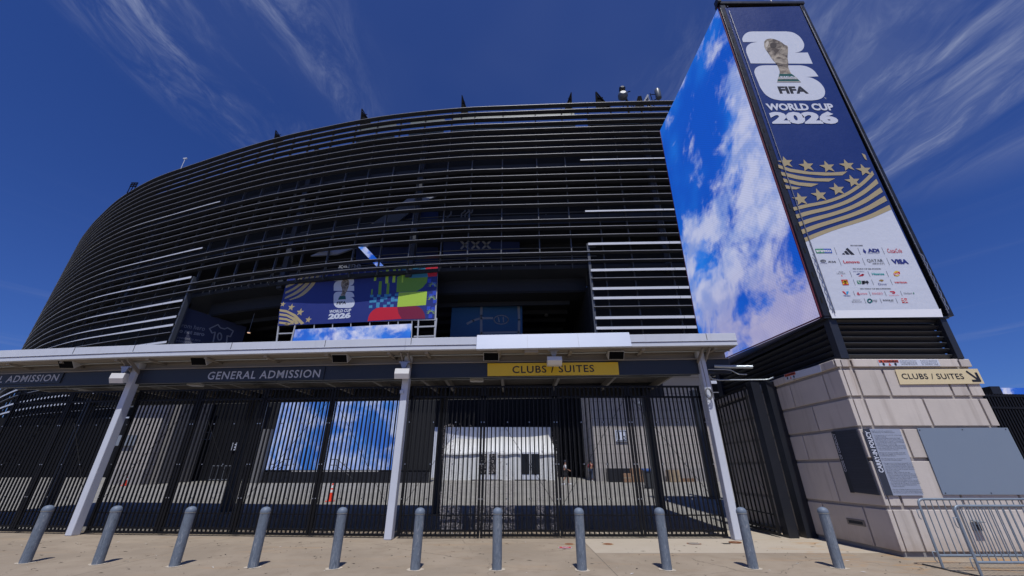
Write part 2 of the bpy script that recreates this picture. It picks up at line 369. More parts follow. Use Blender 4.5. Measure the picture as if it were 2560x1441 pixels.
LIPM = mat('mill finish louver nose', (.27, .27, .285), .45, .2, var=.12, scale=1.2)
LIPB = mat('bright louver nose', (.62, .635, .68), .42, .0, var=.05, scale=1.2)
stadium = empty('stadium', (0, 50, 0), 'huge dark stadium wrapped in curved horizontal metal louvers behind the gates', 'stadium')
def blade(z, i0, i1, tall):
    mb = MB(); h = (.17 if z > 40 else .24 if z > 30 else .34) if tall else .07
    if tall: ring((lambda i: z - .02 - (h - .02) * max(.16 if k < 31 else .8, 1 - max(0, i - I_L) / 24)) if i0 == I_L else z - h, z - .02, 0, .05, i0, i1, mb, 1); ring(z - .02, z + .05, .03, .72, i0, i1, mb, 0)  # left lips taper: the fading of grazing sunlight put into the shape
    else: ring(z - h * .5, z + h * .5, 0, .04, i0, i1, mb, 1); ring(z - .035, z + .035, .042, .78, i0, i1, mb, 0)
    # joints between the lengths of metal and the small brackets under them
    step = 7
    for i in range(i0 + 3, i1, step):
        p = PLAN[i] + NRM[i] * .004; t = Vector((-NRM[i].y, NRM[i].x, 0))
        mb.obox(p + Vector((0, 0, z - (h * .5 if tall else 0))), t * .018, NRM[i] * .004, Vector((0, 0, h * .52)), 0)
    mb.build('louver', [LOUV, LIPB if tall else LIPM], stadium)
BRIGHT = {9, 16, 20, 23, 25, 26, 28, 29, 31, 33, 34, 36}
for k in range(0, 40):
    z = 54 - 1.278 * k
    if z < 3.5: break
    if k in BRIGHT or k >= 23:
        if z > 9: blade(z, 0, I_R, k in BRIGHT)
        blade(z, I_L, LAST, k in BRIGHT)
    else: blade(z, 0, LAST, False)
# uprights that carry the louvers
mb_n = 0; acc = 0.0; posts = []
MULL = mat('blue grey steel upright', (.060, .068, .088), .5, var=.15)
for i in range(8, LAST):
    acc += (PLAN[i + 1] - PLAN[i]).length if i < LAST else 0
    if acc > 3.45: acc = 0; posts.append(i)
for i in posts:
    p = PLAN[i] - NRM[i] * .92; t = Vector((-NRM[i].y, NRM[i].x, 0)); inside = I_R < i < I_L
    z0 = 25.3 if inside else 4; z1 = 53.9
    mb = MB(); mb.obox((p.x, p.y, (z0 + z1) / 2), t * .07, NRM[i] * .16, (0, 0, (z1 - z0) / 2)); mb.build('upright', MULL, stadium)
for i in (I_R, I_L):
    p = PLAN[i] - NRM[i] * .55; t = Vector((-NRM[i].y, NRM[i].x, 0)); mb = MB()
    mb.obox((p.x, p.y, 14.5), t * .16, NRM[i] * .3, (0, 0, 14)); mb.build('jamb', MULL, stadium)
# wide primary columns seen through the louvers
for i in [idx_at_x(x) for x in (-66, -33.5, -13.5, 21)]:
    p = PLAN[i] - NRM[i] * 1.9; t = Vector((-NRM[i].y, NRM[i].x, 0)); mb = MB(); mb.obox((p.x, p.y, 38), t * .42, NRM[i] * .4, (0, 0, 13)); mb.build('primary_column', mat('dull steel column', (.034, .038, .05), .6), stadium)
# the shell behind: walls, floors, ceiling, roof edge
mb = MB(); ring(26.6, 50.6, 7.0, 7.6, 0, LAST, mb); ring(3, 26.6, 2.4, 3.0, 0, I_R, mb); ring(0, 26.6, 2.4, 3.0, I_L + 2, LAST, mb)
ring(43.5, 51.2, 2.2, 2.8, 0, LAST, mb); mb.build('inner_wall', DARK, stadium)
FLOORM = mat('floor edge with painted shade', (.016, .019, .026), .7, var=.2, scale=.7)  # slab colour kept dark, with the interior's shade painted in
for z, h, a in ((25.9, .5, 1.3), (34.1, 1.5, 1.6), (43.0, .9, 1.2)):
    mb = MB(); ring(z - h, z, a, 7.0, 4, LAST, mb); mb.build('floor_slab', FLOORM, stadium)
mb = MB(); ring(23.6, 25.4, 4.2, 4.8, I_R, I_L, mb); mb.build('header_beam', mat('navy header paint', (.010, .013, .022), .7), stadium)
for z in (26.4, 26.9):
    mb = MB(); ring(z - .03, z + .03, 1.5, 1.56, I_R, I_L, mb)
    if z > 26.5:
        for i in range(I_R, I_L): 
            p = PLAN[i] - NRM[i] * 1.53; mb.tube((p.x, p.y, 25.9), (p.x, p.y, 26.9), .025, n=5)
    mb.build('railing', mat('thin steel rail', (.12, .13, .15), .5), stadium)
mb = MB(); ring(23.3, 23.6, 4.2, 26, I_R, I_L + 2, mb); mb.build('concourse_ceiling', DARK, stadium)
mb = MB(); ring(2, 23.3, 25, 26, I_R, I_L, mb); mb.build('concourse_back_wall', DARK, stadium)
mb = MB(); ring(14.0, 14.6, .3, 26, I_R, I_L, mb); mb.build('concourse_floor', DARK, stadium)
for i in (I_R, I_L + 2):
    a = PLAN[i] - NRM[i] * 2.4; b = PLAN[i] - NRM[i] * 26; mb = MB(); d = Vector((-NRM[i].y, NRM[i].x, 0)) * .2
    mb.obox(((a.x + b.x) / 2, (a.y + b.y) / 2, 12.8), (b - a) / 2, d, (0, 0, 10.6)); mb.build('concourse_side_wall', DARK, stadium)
# ceiling ribs
for k, q in enumerate((7, 10.5, 14, 18.5)):
    mb = MB(); ring(22.7, 23.28, q, q + .35, I_R + 1, I_L - 1, mb); mb.build('ceiling_rib', FLOORM, stadium)
mb = MB(); ring(50.6, 51.0, 2.6, 30, 0, LAST, mb); mb.build('roof', mat('dark roof sheet', (.05, .05, .055), .8), stadium)
# perforated screens that stand behind the top louvers
PERF = bpy.data.materials.new('perforated screen'); PERF.use_nodes = True; _t = PERF.node_tree; _b = _t.nodes['Principled BSDF']
_tc = _t.nodes.new('ShaderNodeTexCoord'); _s = _t.nodes.new('ShaderNodeSeparateXYZ'); _t.links.new(_tc.outputs['Object'], _s.inputs[0])
_g = MA(_t, 'GREATER_THAN', MA(_t, 'MULTIPLY', MA(_t, 'SINE', MA(_t, 'MULTIPLY', _s.outputs[0], 22.)), MA(_t, 'SINE', MA(_t, 'MULTIPLY', _s.outputs[2], 22.))), .1)
_t.links.new(MIX(_t, _g, (.16, .20, .20), (.035, .04, .045)), _b.inputs['Base Color'])
for a, b in ((10, 8.5), (7.5, -1), (-1.6, -9.5), (-11, -17.5), (-19, -26)):
    for z0, z1 in ((52.95, 53.6), (50.55, 51.2)):
        mb = MB(); ring(z0, z1, 1.45, 1.5, idx_at_x(a), idx_at_x(b), mb); mb.build('perforated_panel', PERF, stadium)
mb = MB(); ring(50.9, 52.9, 1.6, 1.9, idx_at_x(27), idx_at_x(11.5), mb); mb.build('plant_enclosure', mat('grey cladding sheet', (.10, .12, .13), .6), stadium)
# struts that rise over the rim
STRUT = mat('dark bronze strut', (.010, .010, .012), .95, spec=.05)
def strut(px, py_top, py_base, lean, w):
    Yb = {905: 48.5, 1155: 45.9, 1428: 45.2, 1490: 45.1, 690: 52.5}[px]
    t = at(px, py_top, Yb); b = at(px, py_base, Yb); c = at(px + lean, py_base, Yb + .8)
    mb = MB(); mb.bar(t, b + Vector((0, 0, -1.6)), w, w); mb.bar(t, c + Vector((0, 0, -1.2)), w * .8, w * .8); mb.bar((t + b) / 2, (t + c) / 2, w * .5, w * .5)
    mb.prism([t + Vector((0, .1, -.3)), b + Vector((0, .1, -1)), c + Vector((0, .1, -1))], (0, .05, 0)); mb.build('roof_strut', STRUT, stadium)
for a in ((905, 273, 300, 26, .16), (1155, 239, 272, 16, .13), (1428, 232, 260, -16, .14), (1490, 231, 258, 34, .22), (690, 327, 348, 26, .16)): strut(*a)
# escalator run and pale soffits behind the louvers
def slab(pts, Y, name, m, th=.3):
    mb = MB(); q = [at(x, y, Y) for x, y in pts]; mb.prism(q, (0, th, 0)); mb.build(name, m, stadium)
PALE = mat('pale soffit board', (.20, .22, .28), .5); NAVYW = mat('navy wall graphic', (.012, .022, .085), .5, var=.1)
slab([(1004, 508), (1030, 489), (1096, 487), (1060, 505)], 47.6, 'stair_soffit', PALE)
slab([(776, 640), (826, 618), (905, 613), (842, 636)], 48.6, 'stair_soffit', PALE)
slab([(925, 562), (1015, 505), (1060, 505), (985, 562)], 50.5, 'stair_soffit', mat('soffit board with painted shade', (.07, .075, .085), .6))  # darker copy of the soffit board, shade painted into its colour
slab([(890, 580), (1010, 530), (1095, 530), (1095, 660), (890, 660)], 52.2, 'mural_panel', NAVYW)
slab([(1108, 598), (1298, 592), (1300, 640), (1108, 646)], 50.6, 'mural_panel', NAVYW)
pl = Plane(at(1200, 620, 50.5), (1, 0, 0), (0, 0, 1)); mb = MB()
for cx in (1162, 1189, 1216):
    for s in (-1, 1):
        a = Vector(pl.w(*pl.loc(cx - 10, 613 + s * 10), .02)); b = Vector(pl.w(*pl.loc(cx + 10, 613 - s * 10), .02)); mb.bar(a, b, .3, .04, up=(0, 1, 0))
mb.build('cross_marks', mat('faded grey print', (.20, .21, .24), .6), stadium)
pw = Plane(at(840, 663, 50.2), (1, .05, 0), (0, 0, 1)); mb = MB(); ptext(mb, pw, 'game', 845, 671, 902, 668, 657, 0, bold=.01); mb.build('wall_lettering', mat('faded grey print', (.20, .21, .24), .6), stadium)
# pipework and ducts behind the louvers
mb = MB(); PIPE = mat('grey service pipe', (.10, .10, .10), .5)
for x, y, l in ((1163, 522, 18), (1172, 523, 22), (1181, 524, 18), (1128, 530, 26)):
    a = at(x, y, 49.5); mb.path([a, a + Vector((0, 0, -.5)), a + Vector((-.5, 0, -1)), a + Vector((-.5, 0, -3))], .14, 8)
for x, y in ((735, 478), (755, 476), (740, 492)):
    a = at(x, y, 54); mb.tube(a, a + Vector((1.0, 0, .3)), .25, .1); mb.tube(a, a + Vector((-.2, .3, 1)), .05)
for z in (29.5, 31.0, 37.2, 39.8): 
    i0, i1 = idx_at_x(12), idx_at_x(-45)
    mb.path([(PLAN[i].x - NRM[i].x * 5.5, PLAN[i].y - NRM[i].y * 5.5, z) for i in range(i0, i1)], .09, 6)
mb.build('service_pipes', PIPE, stadium)

# murals standing in the open concourse
MUR = bpy.data.materials.new('blue mural print'); MUR.use_nodes = True; _t = MUR.node_tree; _b = _t.nodes['Principled BSDF']
_tc = _t.nodes.new('ShaderNodeTexCoord'); _s = _t.nodes.new('ShaderNodeSeparateXYZ'); _t.links.new(_tc.outputs['Object'], _s.inputs[0])
_t.links.new(MIX(_t, SMOOTH(_t, _s.outputs[2], 0, 7), (.008, .03, .11), (.012, .075, .18)), _b.inputs['Base Color']); _b.inputs['Roughness'].default_value = .55
p = at(1215, 835, 52.5)
root = empty('goalpost_mural', (p.x, 52.5, 14.6), 'dark blue mural of a goalpost and a thrown ball inside the open concourse', 'mural')
a, b = at(1125, 840, 52.5), at(1305, 733, 52.5)
mb = MB(); mb.box(a.x, 52.5, 14.7, b.x, 52.7, b.z); mb.build('panel', MUR, root)
pl = Plane((0, 52.5, 0), (1, 0, 0), (0, 0, 1)); mb = MB()
def stroke(mb, pl, pts, w, off=.02, mi=0, seg=0.02):
    q = [pl.loc(x, y) for x, y in pts]
    for i in range(len(q) - 1):
        A, B = Vector(q[i]), Vector(q[i + 1]); d = (B - A); e = d.normalized() * w * .25; A -= e; B += e; n = Vector((-d.y, d.x)).normalized() * w / 2
        mb.poly([pl.w(*(A - n), off), pl.w(*(B - n), off), pl.w(*(B + n), off), pl.w(*(A + n), off)], mi)
stroke(mb, pl, [(1204, 756), (1203, 790), (1203, 836)], .34); stroke(mb, pl, [(1296, 756), (1298, 800), (1297, 836)], .34); stroke(mb, pl, [(1203, 833), (1297, 831)], .3)
mb.build('goalpost', mat('faded grey print', (.20, .21, .24), .6), root)
mb = MB(); stroke(mb, pl, [(1168, 810), (1183, 802), (1203, 796), (1231, 796)], .32, .03); ell = [(1253 + 18 * math.cos(k * .4), 800 + 11 * math.sin(k * .4)) for k in range(17)]; stroke(mb, pl, ell, .16, .03)
stroke(mb, pl, [(1246, 794), (1248, 806)], .16, .04); stroke(mb, pl, [(1258, 794), (1259, 806)], .16, .04); mb.build('thrown_ball', mat('faded grey print', (.20, .21, .24), .6), root)

hero = empty('net_zero_mural', (-44, 55, 14.6), 'deep navy panel with faint white words about net zero and a jersey outline', 'mural')
A = at(432, 855, 55.5); B = at(604, 862, 60.5)
pl = Plane((A.x, 55.5, 0), (B.x - A.x, 5.0, 0), (0, 0, 1)); La = math.hypot(B.x - A.x, 5.0)
mb = MB(); za = 24.0; zb = 22.6
mb.add([pl.w(0, 14.7), pl.w(La, 14.7), pl.w(La, zb), pl.w(0, za), pl.w(0, 14.7, -.2), pl.w(La, 14.7, -.2), pl.w(La, zb, -.2), pl.w(0, za, -.2)], [(0, 1, 2, 3), (7, 6, 5, 4), (0, 4, 5, 1), (1, 5, 6, 2), (2, 6, 7, 3), (3, 7, 4, 0)])
mb.build('panel', mat('deep navy mural print', (.012, .016, .052), .6), hero)
for a_ in (('From hero', 447, 815, 510, 830, 803, 0.0), ('to net zero', 443, 828, 509, 843, 818, .03), ('Committed to zero', 437, 845, 500, 855, 838, 0.0), ('carbon emissions', 434, 853, 497, 863, 846, 0.0)):
    mb = MB(); ptext(mb, pl, *a_[:6], .02, bold=a_[6]); mb.build('lettering', mat('dim white print', (.22, .225, .26), .6), hero)
mb = MB(); J = [(524, 822), (545, 812), (551, 820), (561, 823), (569, 820), (583, 828), (576, 842), (568, 840), (566, 860)]
stroke(mb, pl, J, .17); stroke(mb, pl, [(524, 822), (530, 833), (538, 831), (533, 855)], .17)
stroke(mb, pl, [(549 + 5 * math.cos(k * .5), 842 + 9 * math.sin(k * .5)) for k in range(14)], .17); mb.build('jersey_outline', mat('dim white print', (.22, .225, .26), .6), hero)

# lamps hanging in the concourse
GLOW = lamp_mat('warm lamp glow', (1, .62, .40), .9); COOL = lamp_mat('cool lamp glow', (.95, .97, 1), 1.2); SHADE = mat('spun aluminium shade', (.32, .31, .3), .35, .6)
def lamp(px, py, Y, r, lit, label):
    p = at(px, py, Y); e = empty('pendant_lamp', p, label, 'lamp', 'pendant lamps in the dark concourse')
    mb = MB(); mb.lathe(p, [(r, 0), (r * .98, r * .15), (r * .8, r * .7), (r * .35, r * 1.15), (r * .2, r * 1.3)], 16); mb.tube(p + Vector((0, 0, r * 1.3)), p + Vector((0, 0, r * 1.3 + max(.4, 23.2 - p.z - r * 1.3 if p.z < 23 else 1.5))), .03, n=5); mb.build('lamp_shade', SHADE, e)
    mb = MB(); mb.lathe(p + Vector((0, 0, -.03)), [(.02, -.08), (r * .7, -.04), (r * .9, .01)], 14); mb.build('bulb', lit, e)
lamp(1252, 703, 52, .34, COOL, 'bright white pendant lamp in the open concourse, brightest of those hanging there')
lamp(1375, 736, 54, .34, GLOW, 'pinkish glowing pendant lamp at the right of the open concourse, above the dim round one')
lamp(1366, 790, 55, .30, SHADE, 'dim grey round pendant lamp at the right of the open concourse, lowest there')
lamp(622, 832, 56, .24, GLOW, 'small tan pendant lamp beside the navy jersey panel')
lamp(1366, 562, 47, .25, mat('amber glass', (.5, .26, .1), .4), 'amber brown pendant lamp behind the louvers')
for px, py, Y, w, h, lab in ((1362, 449, 49, .62, .16, 'small pale lit strip light high behind the louvers'), (1253, 534, 52, .14, .5, 'upright bright lamp tube behind the middle louvers'), (622, 751, 58, .8, .16, 'yellowish strip light above the navy jersey panel')):
    p = at(px, py, Y); e = empty('strip_light', p, lab, 'light'); mb = MB(); mb.box(p.x - w / 2, p.y, p.z - h / 2, p.x + w / 2, p.y + .12, p.z + h / 2); mb.build('diffuser', lamp_mat('strip glow', (1, .93, .72), 1.0), e)
    mb = MB(); mb.box(p.x - w / 2 - .05, p.y + .1, p.z - h / 2 - .03, p.x + w / 2 + .05, p.y + .3, p.z + h / 2 + .1); mb.build('housing', SHADE, e)

# slanting video ribbon behind the louvers
SCR2 = screen_mat('ribbon video picture', 0, .55, 3.0, .40)
mb = MB(); q = [at(x, y, 47.2) for x, y in ((891, 613), (910, 613), (958, 664), (940, 665))]; mb.prism(q, (0, .15, 0))
rb = mb.build('video_ribbon', SCR2); tag(rb, 'slanting narrow lit ribbon of sky picture behind the lower louvers', 'screen')
# upper edge devices
def roof_item(name, loc, label, cat): return empty(name, loc, label, cat)
p = at(1562, 244, 45.5); e = roof_item('microwave_antenna', p, 'dark round drum antennas on a tripod above the stadium rim', 'antenna'); AM = mat('weathered grey antenna', (.10, .115, .14), .4); q = at(1560, 238, 45.2)
mb = MB(); mb.lathe(q + Vector((0, .5, -.15)), [(.50, 0), (.56, .35), (.5, .62), (.3, .78)], 20, axis=(-.15, -1, .25)); mb.build('drum', AM, e)
mb = MB(); mb.lathe(q + Vector((.02, .4, .95)), [(.34, 0), (.36, .4), (.2, .52)], 18, axis=(-.1, -1, .3)); mb.build('drum', mat('black antenna cap', (.015, .015, .02), .3), e)
mb = MB(); mb.tube(q + Vector((.42, .5, -3)), q + Vector((.42, .5, 1.1)), .11); 
for dx in (-.55, .55, .9): mb.tube(q + Vector((.42, .5, -.3)), q + Vector((.42 + dx, .6, -1.5)), .045, n=6)
mb.tube(q + Vector((.42, .5, .8)), q + Vector((1.0, .5, 1.05)), .06, n=6); mb.build('mast', STRUT, e); e.scale = (1.45,) * 3
p = at(1642, 236, 45.3); e = roof_item('panel_antenna', p, 'grey upright panel antenna on a bracket above the stadium rim', 'antenna'); mb = MB()
mb.lathe(p + Vector((.15, 0, -.75)), [(.02, 0), (.30, .03), (.34, .1), (.34, 1.4), (.3, 1.5)], 16); mb.build('panel', AM, e)
mb = MB(); mb.tube(p + Vector((-.5, .2, -2.6)), p + Vector((-.7, .2, .4)), .05, n=6); mb.tube(p + Vector((-.6, .2, .2)), p + Vector((.1, .1, .1)), .05, n=6); mb.tube(p + Vector((-.5, .2, -.9)), p + Vector((.1, .1, -.5)), .05, n=6); mb.tube(p + Vector((-1.3, .2, -2.2)), p + Vector((-1.35, .2, -.6)), .05, n=6); mb.tube(p + Vector((-1.4, .2, -1.5)), p + Vector((-.5, .2, -2.1)), .06, n=6); mb.build('bracket', STRUT, e); e.scale = (1.35,) * 3
p = at(1604, 249, 45.6); e = roof_item('access_hatch', p, 'dark folded steel hatch frame between the two antennas on the rim', 'hatch'); mb = MB()
mb.prism([p + Vector(v) for v in ((-1.0, 0, -1.5), (-.35, 0, .55), (.05, 0, .6), (.15, 0, -1.5))], (0, .3, 0)); mb.build('frame', STRUT, e)
mb = MB(); mb.bar(p + Vector((.15, .1, -.6)), p + Vector((.85, .1, .75)), .3, .2); mb.prism([p + Vector(v) for v in ((.6, .2, 0), (.85, .2, .8), (.98, .2, .8), (1.1, .2, -1.6), (.8, .2, -1.6))], (0, .1, 0)); mb.build('lid', mat('grey antenna sheet', (.2, .22, .26), .5), e); e.scale = (1.4,) * 3
p = at(335, 462, 66); e = roof_item('floodlight_rack', p, 'small dark floodlight rack on the far curve of the rim', 'floodlight'); mb = MB()
for dx in (-.9, 0, .9): mb.bar(p + Vector((dx, 0, -3.6)), p + Vector((dx, 0, .8)), .18, .18)
for dz in (-.7, 0, .7): mb.bar(p + Vector((-1.1, 0, dz)), p + Vector((1.1, 0, dz)), .3, .3)
mb.build('rack', STRUT, e); e.scale = (.62,) * 3
p = at(463, 398, 58.5); e = roof_item('security_camera', p, 'tiny white camera on a stalk on the stadium rim', 'camera'); mb = MB(); mb.tube(p + Vector((0, 0, -2.4)), p, .06, n=6); mb.obox(p + Vector((0, 0, .1)), (.32, 0, .05), (0, .12, 0), (0, 0, .12)); mb.build('body', WHITE, e)

# ------------------------------------------------------------------ banner and screen hung on the stadium front
PA, PB = Vector((-31.4, 50.3, 0)), Vector((-9.4, 46.5, 0))
fp = Plane(PA, PB - PA, (0, 0, 1))
bn = empty('stadium_banner', (-20.4, 48.2, 18), 'wide navy event banner with gold stars and bright colour blocks on the stadium front', 'banner')
BLU = mat('royal navy vinyl', (.022, .034, .185), .45, var=.06, scale=1.0); GOLD = mat('gold vinyl print', (.46, .37, .185), .45, var=.06)
LIME = mat('lime vinyl print', (.42, .62, .06), .45, var=.03); TEAL = mat('teal vinyl print', (.04, .20, .30), .45, var=.03); REDV = mat('red vinyl print', (.56, .015, .03), .45, var=.03); MAR = mat('maroon vinyl print', (.20, .012, .04), .45, var=.03); COB = mat('cobalt vinyl print', (.03, .07, .48), .45, var=.03); GRNV = mat('leaf green vinyl print', (.16, .33, .03), .45, var=.03); SKYB = mat('steel blue vinyl print', (.06, .27, .46), .45, var=.03)
def zz(x, y): return 650 + x / 4.504, 560 + y / 4.504
bc = [(318, 600), (640, 563), (1000, 532), (1500, 500), (2005, 470), (1990, 700), (1960, 1065), (1500, 1092), (1000, 1113), (600, 1130), (203, 1148), (215, 1000), (280, 720)]
mb = MB(); q = [fp.loc(*zz(x, y)) for x, y in bc]; mb.poly([fp.w(a, b, 0) for a, b in q]); mb.poly([fp.w(a, b, -.03) for a, b in q][::-1]); mb.build('sheet', BLU, bn)
mb = MB()
def Z(pts, off, mi): ppoly(mb, fp, [zz(*p) for p in pts], off, mi)
def star(mb, pl, cx, cy, r, off, mi, rot=0.0, conv=None):
    A = pl.loc(*(conv(cx, cy) if conv else (cx, cy)))
    P = []
    for k in range(10):
        rr = r if k % 2 == 0 else r * .42; a = math.pi / 2 + k * math.pi / 5 + rot; P.append((A[0] + rr * math.cos(a), A[1] + rr * math.sin(a)))
    for k in range(5):   # five kites round the middle
        mb.poly([pl.w(*A, off), pl.w(*P[(2 * k - 1) % 10], off), pl.w(*P[2 * k], off), pl.w(*P[2 * k + 1], off)], mi)
for q in ([(680, 565), (600, 700), (480, 810), (345, 860), (325, 855), (440, 800), (560, 690), (648, 568)], [(625, 570), (540, 690), (430, 780), (275, 850), (285, 825), (410, 755), (510, 670), (590, 572)],
          [(570, 575), (500, 660), (400, 735), (285, 790), (288, 765), (390, 712), (470, 645), (535, 580)], [(515, 580), (450, 640), (370, 690), (288, 725), (292, 700), (360, 668), (425, 625), (480, 585)]):   # the swept stripes at the upper left
    o_ = [(p.x, p.y) for p in crom([(*v, 0) for v in q[:4]], 4)] ; i_ = [(p.x, p.y) for p in crom([(*v, 0) for v in q[4:]], 4)]; m_ = len(o_) - 1
    for j in range(m_): Z([o_[j], o_[j + 1], i_[m_ - j - 1], i_[m_ - j]], .006, 0)
for k in range(4):
    Z([(222 - k * 2, 962 + k * 46), (300, 972 + k * 46), (400, 1020 + k * 42 if k < 3 else 1128), (500 - k * 62, 1120 if k < 3 else 1138), (462 - k * 62, 1134 if k < 3 else 1140), (380 - k * 18, 1046 + k * 32), (300, 1000 + k * 44), (220 - k * 2, 986 + k * 46)], .006, 0)
mb.build('gold_stripes', GOLD, bn); mb = MB()
for (sx, sy, r) in ((258, 905, .42), (352, 940, .55), (452, 995, .60), (545, 1080, .50)): mb = MB(); star(mb, fp, sx, sy, r, .006, 0, R(-6), zz); mb.build('gold_star', GOLD, bn)

mb = MB()   # the bright number and blocks on the right-hand third
num = [(1535, 770), (1545, 600), (1640, 560), (1600, 510), (1720, 500), (1840, 520), (1890, 590), (1880, 660), (1830, 720), (1760, 762)]
Z(num, .006, 1)
for x, y0, y1, w in ((1290, 580, 640, 40), (1340, 540, 600, 60), (1420, 520, 670, 52), (1500, 510, 660, 50), (1560, 505, 560, 40), (1340, 650, 800, 55), (1430, 670, 795, 50), (1255, 740, 800, 26), (1600, 560, 660, 26)):
    Z([(x, y0), (x + w * .6, y0 - 6), (x + w * .45, y1), (x - w * .2, y1 + 3)], .008, 0 if y1 < 700 else 1)
Z([(1600, 545), (1610, 490), (1840, 478), (1885, 520), (1895, 600), (1690, 612), (1640, 585)], .010, 2)
Z([(1840, 480), (2003, 472), (1992, 590), (1893, 598), (1880, 520)], .011, 3)
Z([(1562, 775), (1882, 758), (1868, 915), (1545, 937)], .010, 0)
for r, row in enumerate(((1, 0, 1, 0, 1, 1, 0, 1), (0, 1, 0, 1, 1, 0, 1, 0), (1, 1, 0, 1, 0, 0, 1, 1), (0, 0, 1, 0, 0, 1, 0, 0), (1, 0, 1, 0, 1, 0, 1, 0))):
    for c_, v in enumerate(row):
        if v:
            x = 1240 + c_ * 40 - r * 3; y = 800 + r * 30 - c_ * 2; Z([(x, y), (x + 38, y - 2), (x + 36, y + 27), (x - 2, y + 29)], .008, 4)
def arc(cx, cy, rx, ry, a0, a1, n=12): return [(cx + rx * math.cos(R(a0 + (a1 - a0) * k / n)), cy + ry * math.sin(R(a0 + (a1 - a0) * k / n))) for k in range(n + 1)]
Z([(1210, 1096)] + arc(1370, 1095, 155, 155, 185, 275, 10) + [(1545, 937), (1560, 1000), (1600, 1070)] , .012, 3)
Z([(1545, 937), (1740, 925)] + arc(1740, 1060, 120, 135, 275, 358, 8) + [(1862, 1068), (1600, 1076), (1560, 1010)], .013, 5)
for x, y in ((1890, 620), (1940, 660), (1905, 790), (1950, 850), (1880, 930), (1930, 940), (1900, 1020), (1945, 760)): Z([(x, y), (x + 40, y - 3), (x + 36, y + 42), (x - 3, y + 45)], .007, 6)
for cx, cy in ((1945, 705), (1935, 855), (1925, 1010), (1800, 905)):
    for k in range(9):
        a = math.pi * (k + .2) / 8.4; ca, sa = math.cos(a), math.sin(a); Z([(cx + 22 * ca - 3 * sa, cy - 22 * sa - 3 * ca), (cx + 58 * ca, cy - 58 * sa), (cx + 22 * ca + 3 * sa, cy - 22 * sa + 3 * ca)], .014, 0)
mb.build('colour_blocks', [LIME, GRNV, TEAL, REDV, SKYB, MAR, COB], bn)

# the event emblem: a pale two over a six with a golden cup standing in front (drawn in the zoomed tracing's own units)
def outline(*segs):
    out = []
    for g in segs: out += [(p.x, p.y) for p in (crom([(x, y, 0) for x, y in g], 5) if len(g) > 2 else [Vector((x, y, 0)) for x, y in g])]
    q = [out[0]]
    for p in out[1:]:
        if abs(p[0] - q[-1][0]) + abs(p[1] - q[-1][1]) > 1: q.append(p)
    return q
E2 = outline([(200, 245), (190, 200), (215, 150), (265, 114), (330, 104)], [(780, 104), (870, 120), (955, 175), (1008, 255), (1012, 310), (985, 355), (940, 378), (885, 388)], [(1062, 385), (1128, 534)], [(302, 530), (245, 390)], [(245, 388), (240, 340), (258, 295), (310, 260), (390, 244)])
E6 = outline([(560, 555), (960, 556)], [(962, 556), (1050, 572), (1140, 622), (1205, 703)], [(1030, 712), (1110, 722), (1210, 775), (1275, 850), (1293, 920), (1272, 975), (1210, 1010), (1120, 1024)], [(700, 1024), (590, 1000), (500, 945), (435, 860), (405, 790)], [(362, 690), (350, 640), (372, 590), (430, 562), (520, 555)])
CUP = [(480, 245), (500, 215), (545, 200), (610, 205), (700, 240), (760, 290), (795, 295), (800, 370), (790, 450), (803, 530), (800, 590), (830, 650), (845, 672), (682, 676), (690, 640), (672, 590), (640, 530), (590, 480), (540, 400), (490, 330), (480, 290)]
BASEC = [(682, 672), (845, 672), (872, 690), (970, 780), (652, 780), (675, 705)]
CUPM = bpy.data.materials.new('photographed golden cup print'); CUPM.use_nodes = True; _t = CUPM.node_tree; _b = _t.nodes['Principled BSDF']; _tc = _t.nodes.new('ShaderNodeTexCoord')
_t.links.new(MIX(_t, SMOOTH(_t, NOISE(_t, _tc.outputs['Object'], 3.2, 6, .65, 1.2), .36, .66), (.07, .05, .033), (.44, .38, .29)), _b.inputs['Base Color']); _b.inputs['Roughness'].default_value = .5
GRNB = mat('dark green cup band print', (.008, .09, .075), .45, var=.3)
# ---- on the stadium banner
mb = MB()
def e_to_z(x, y):   # emblem units to the banner's tracing
    fy = (y - 104) / (1024 - 104); fx = (x - (190 + 170 * fy * 1.0)) / 880
    yy = 588 + fy * (948 - 588); xx = 848 - 58 * fy + fx * 246
    return zz(xx, yy)
ppoly(mb, fp, [e_to_z(*p) for p in E2], .006, 0); ppoly(mb, fp, [e_to_z(*p) for p in E6], .006, 0)
mb.build('emblem', PAPER, bn)
mb = MB(); ppoly(mb, fp, [zz(*p) for p in smooth_poly([(910, 690), (918, 650), (950, 625), (995, 628), (1008, 660), (1000, 700), (985, 745), (960, 790), (962, 810), (905, 812), (925, 770), (925, 730)], 1)], .012, 0); ppoly(mb, fp, [zz(*p) for p in ((900, 812), (962, 810), (968, 850), (878, 855))], .012, 1); mb.build('cup_print', [CUPM, GRNB], bn)
mb = MB(); ptext(mb, fp, 'FIFA', *zz(862, 908), *zz(968, 905), zz(880, 875)[1], .010, 1, bold=.035); mb.build('lettering', [PAPER, INK], bn); mb = MB()
ptext(mb, fp, 'WORLD CUP', *zz(778, 1000), *zz(1023, 993), zz(780, 968)[1], .010, 0, bold=.04); mb.build('lettering', [PAPER, INK], bn); mb = MB(); ptext(mb, fp, '2026', *zz(766, 1067), *zz(1017, 1060), zz(770, 1012)[1], .010, 0, bold=.06)
mb.build('lettering', [PAPER, INK], bn)
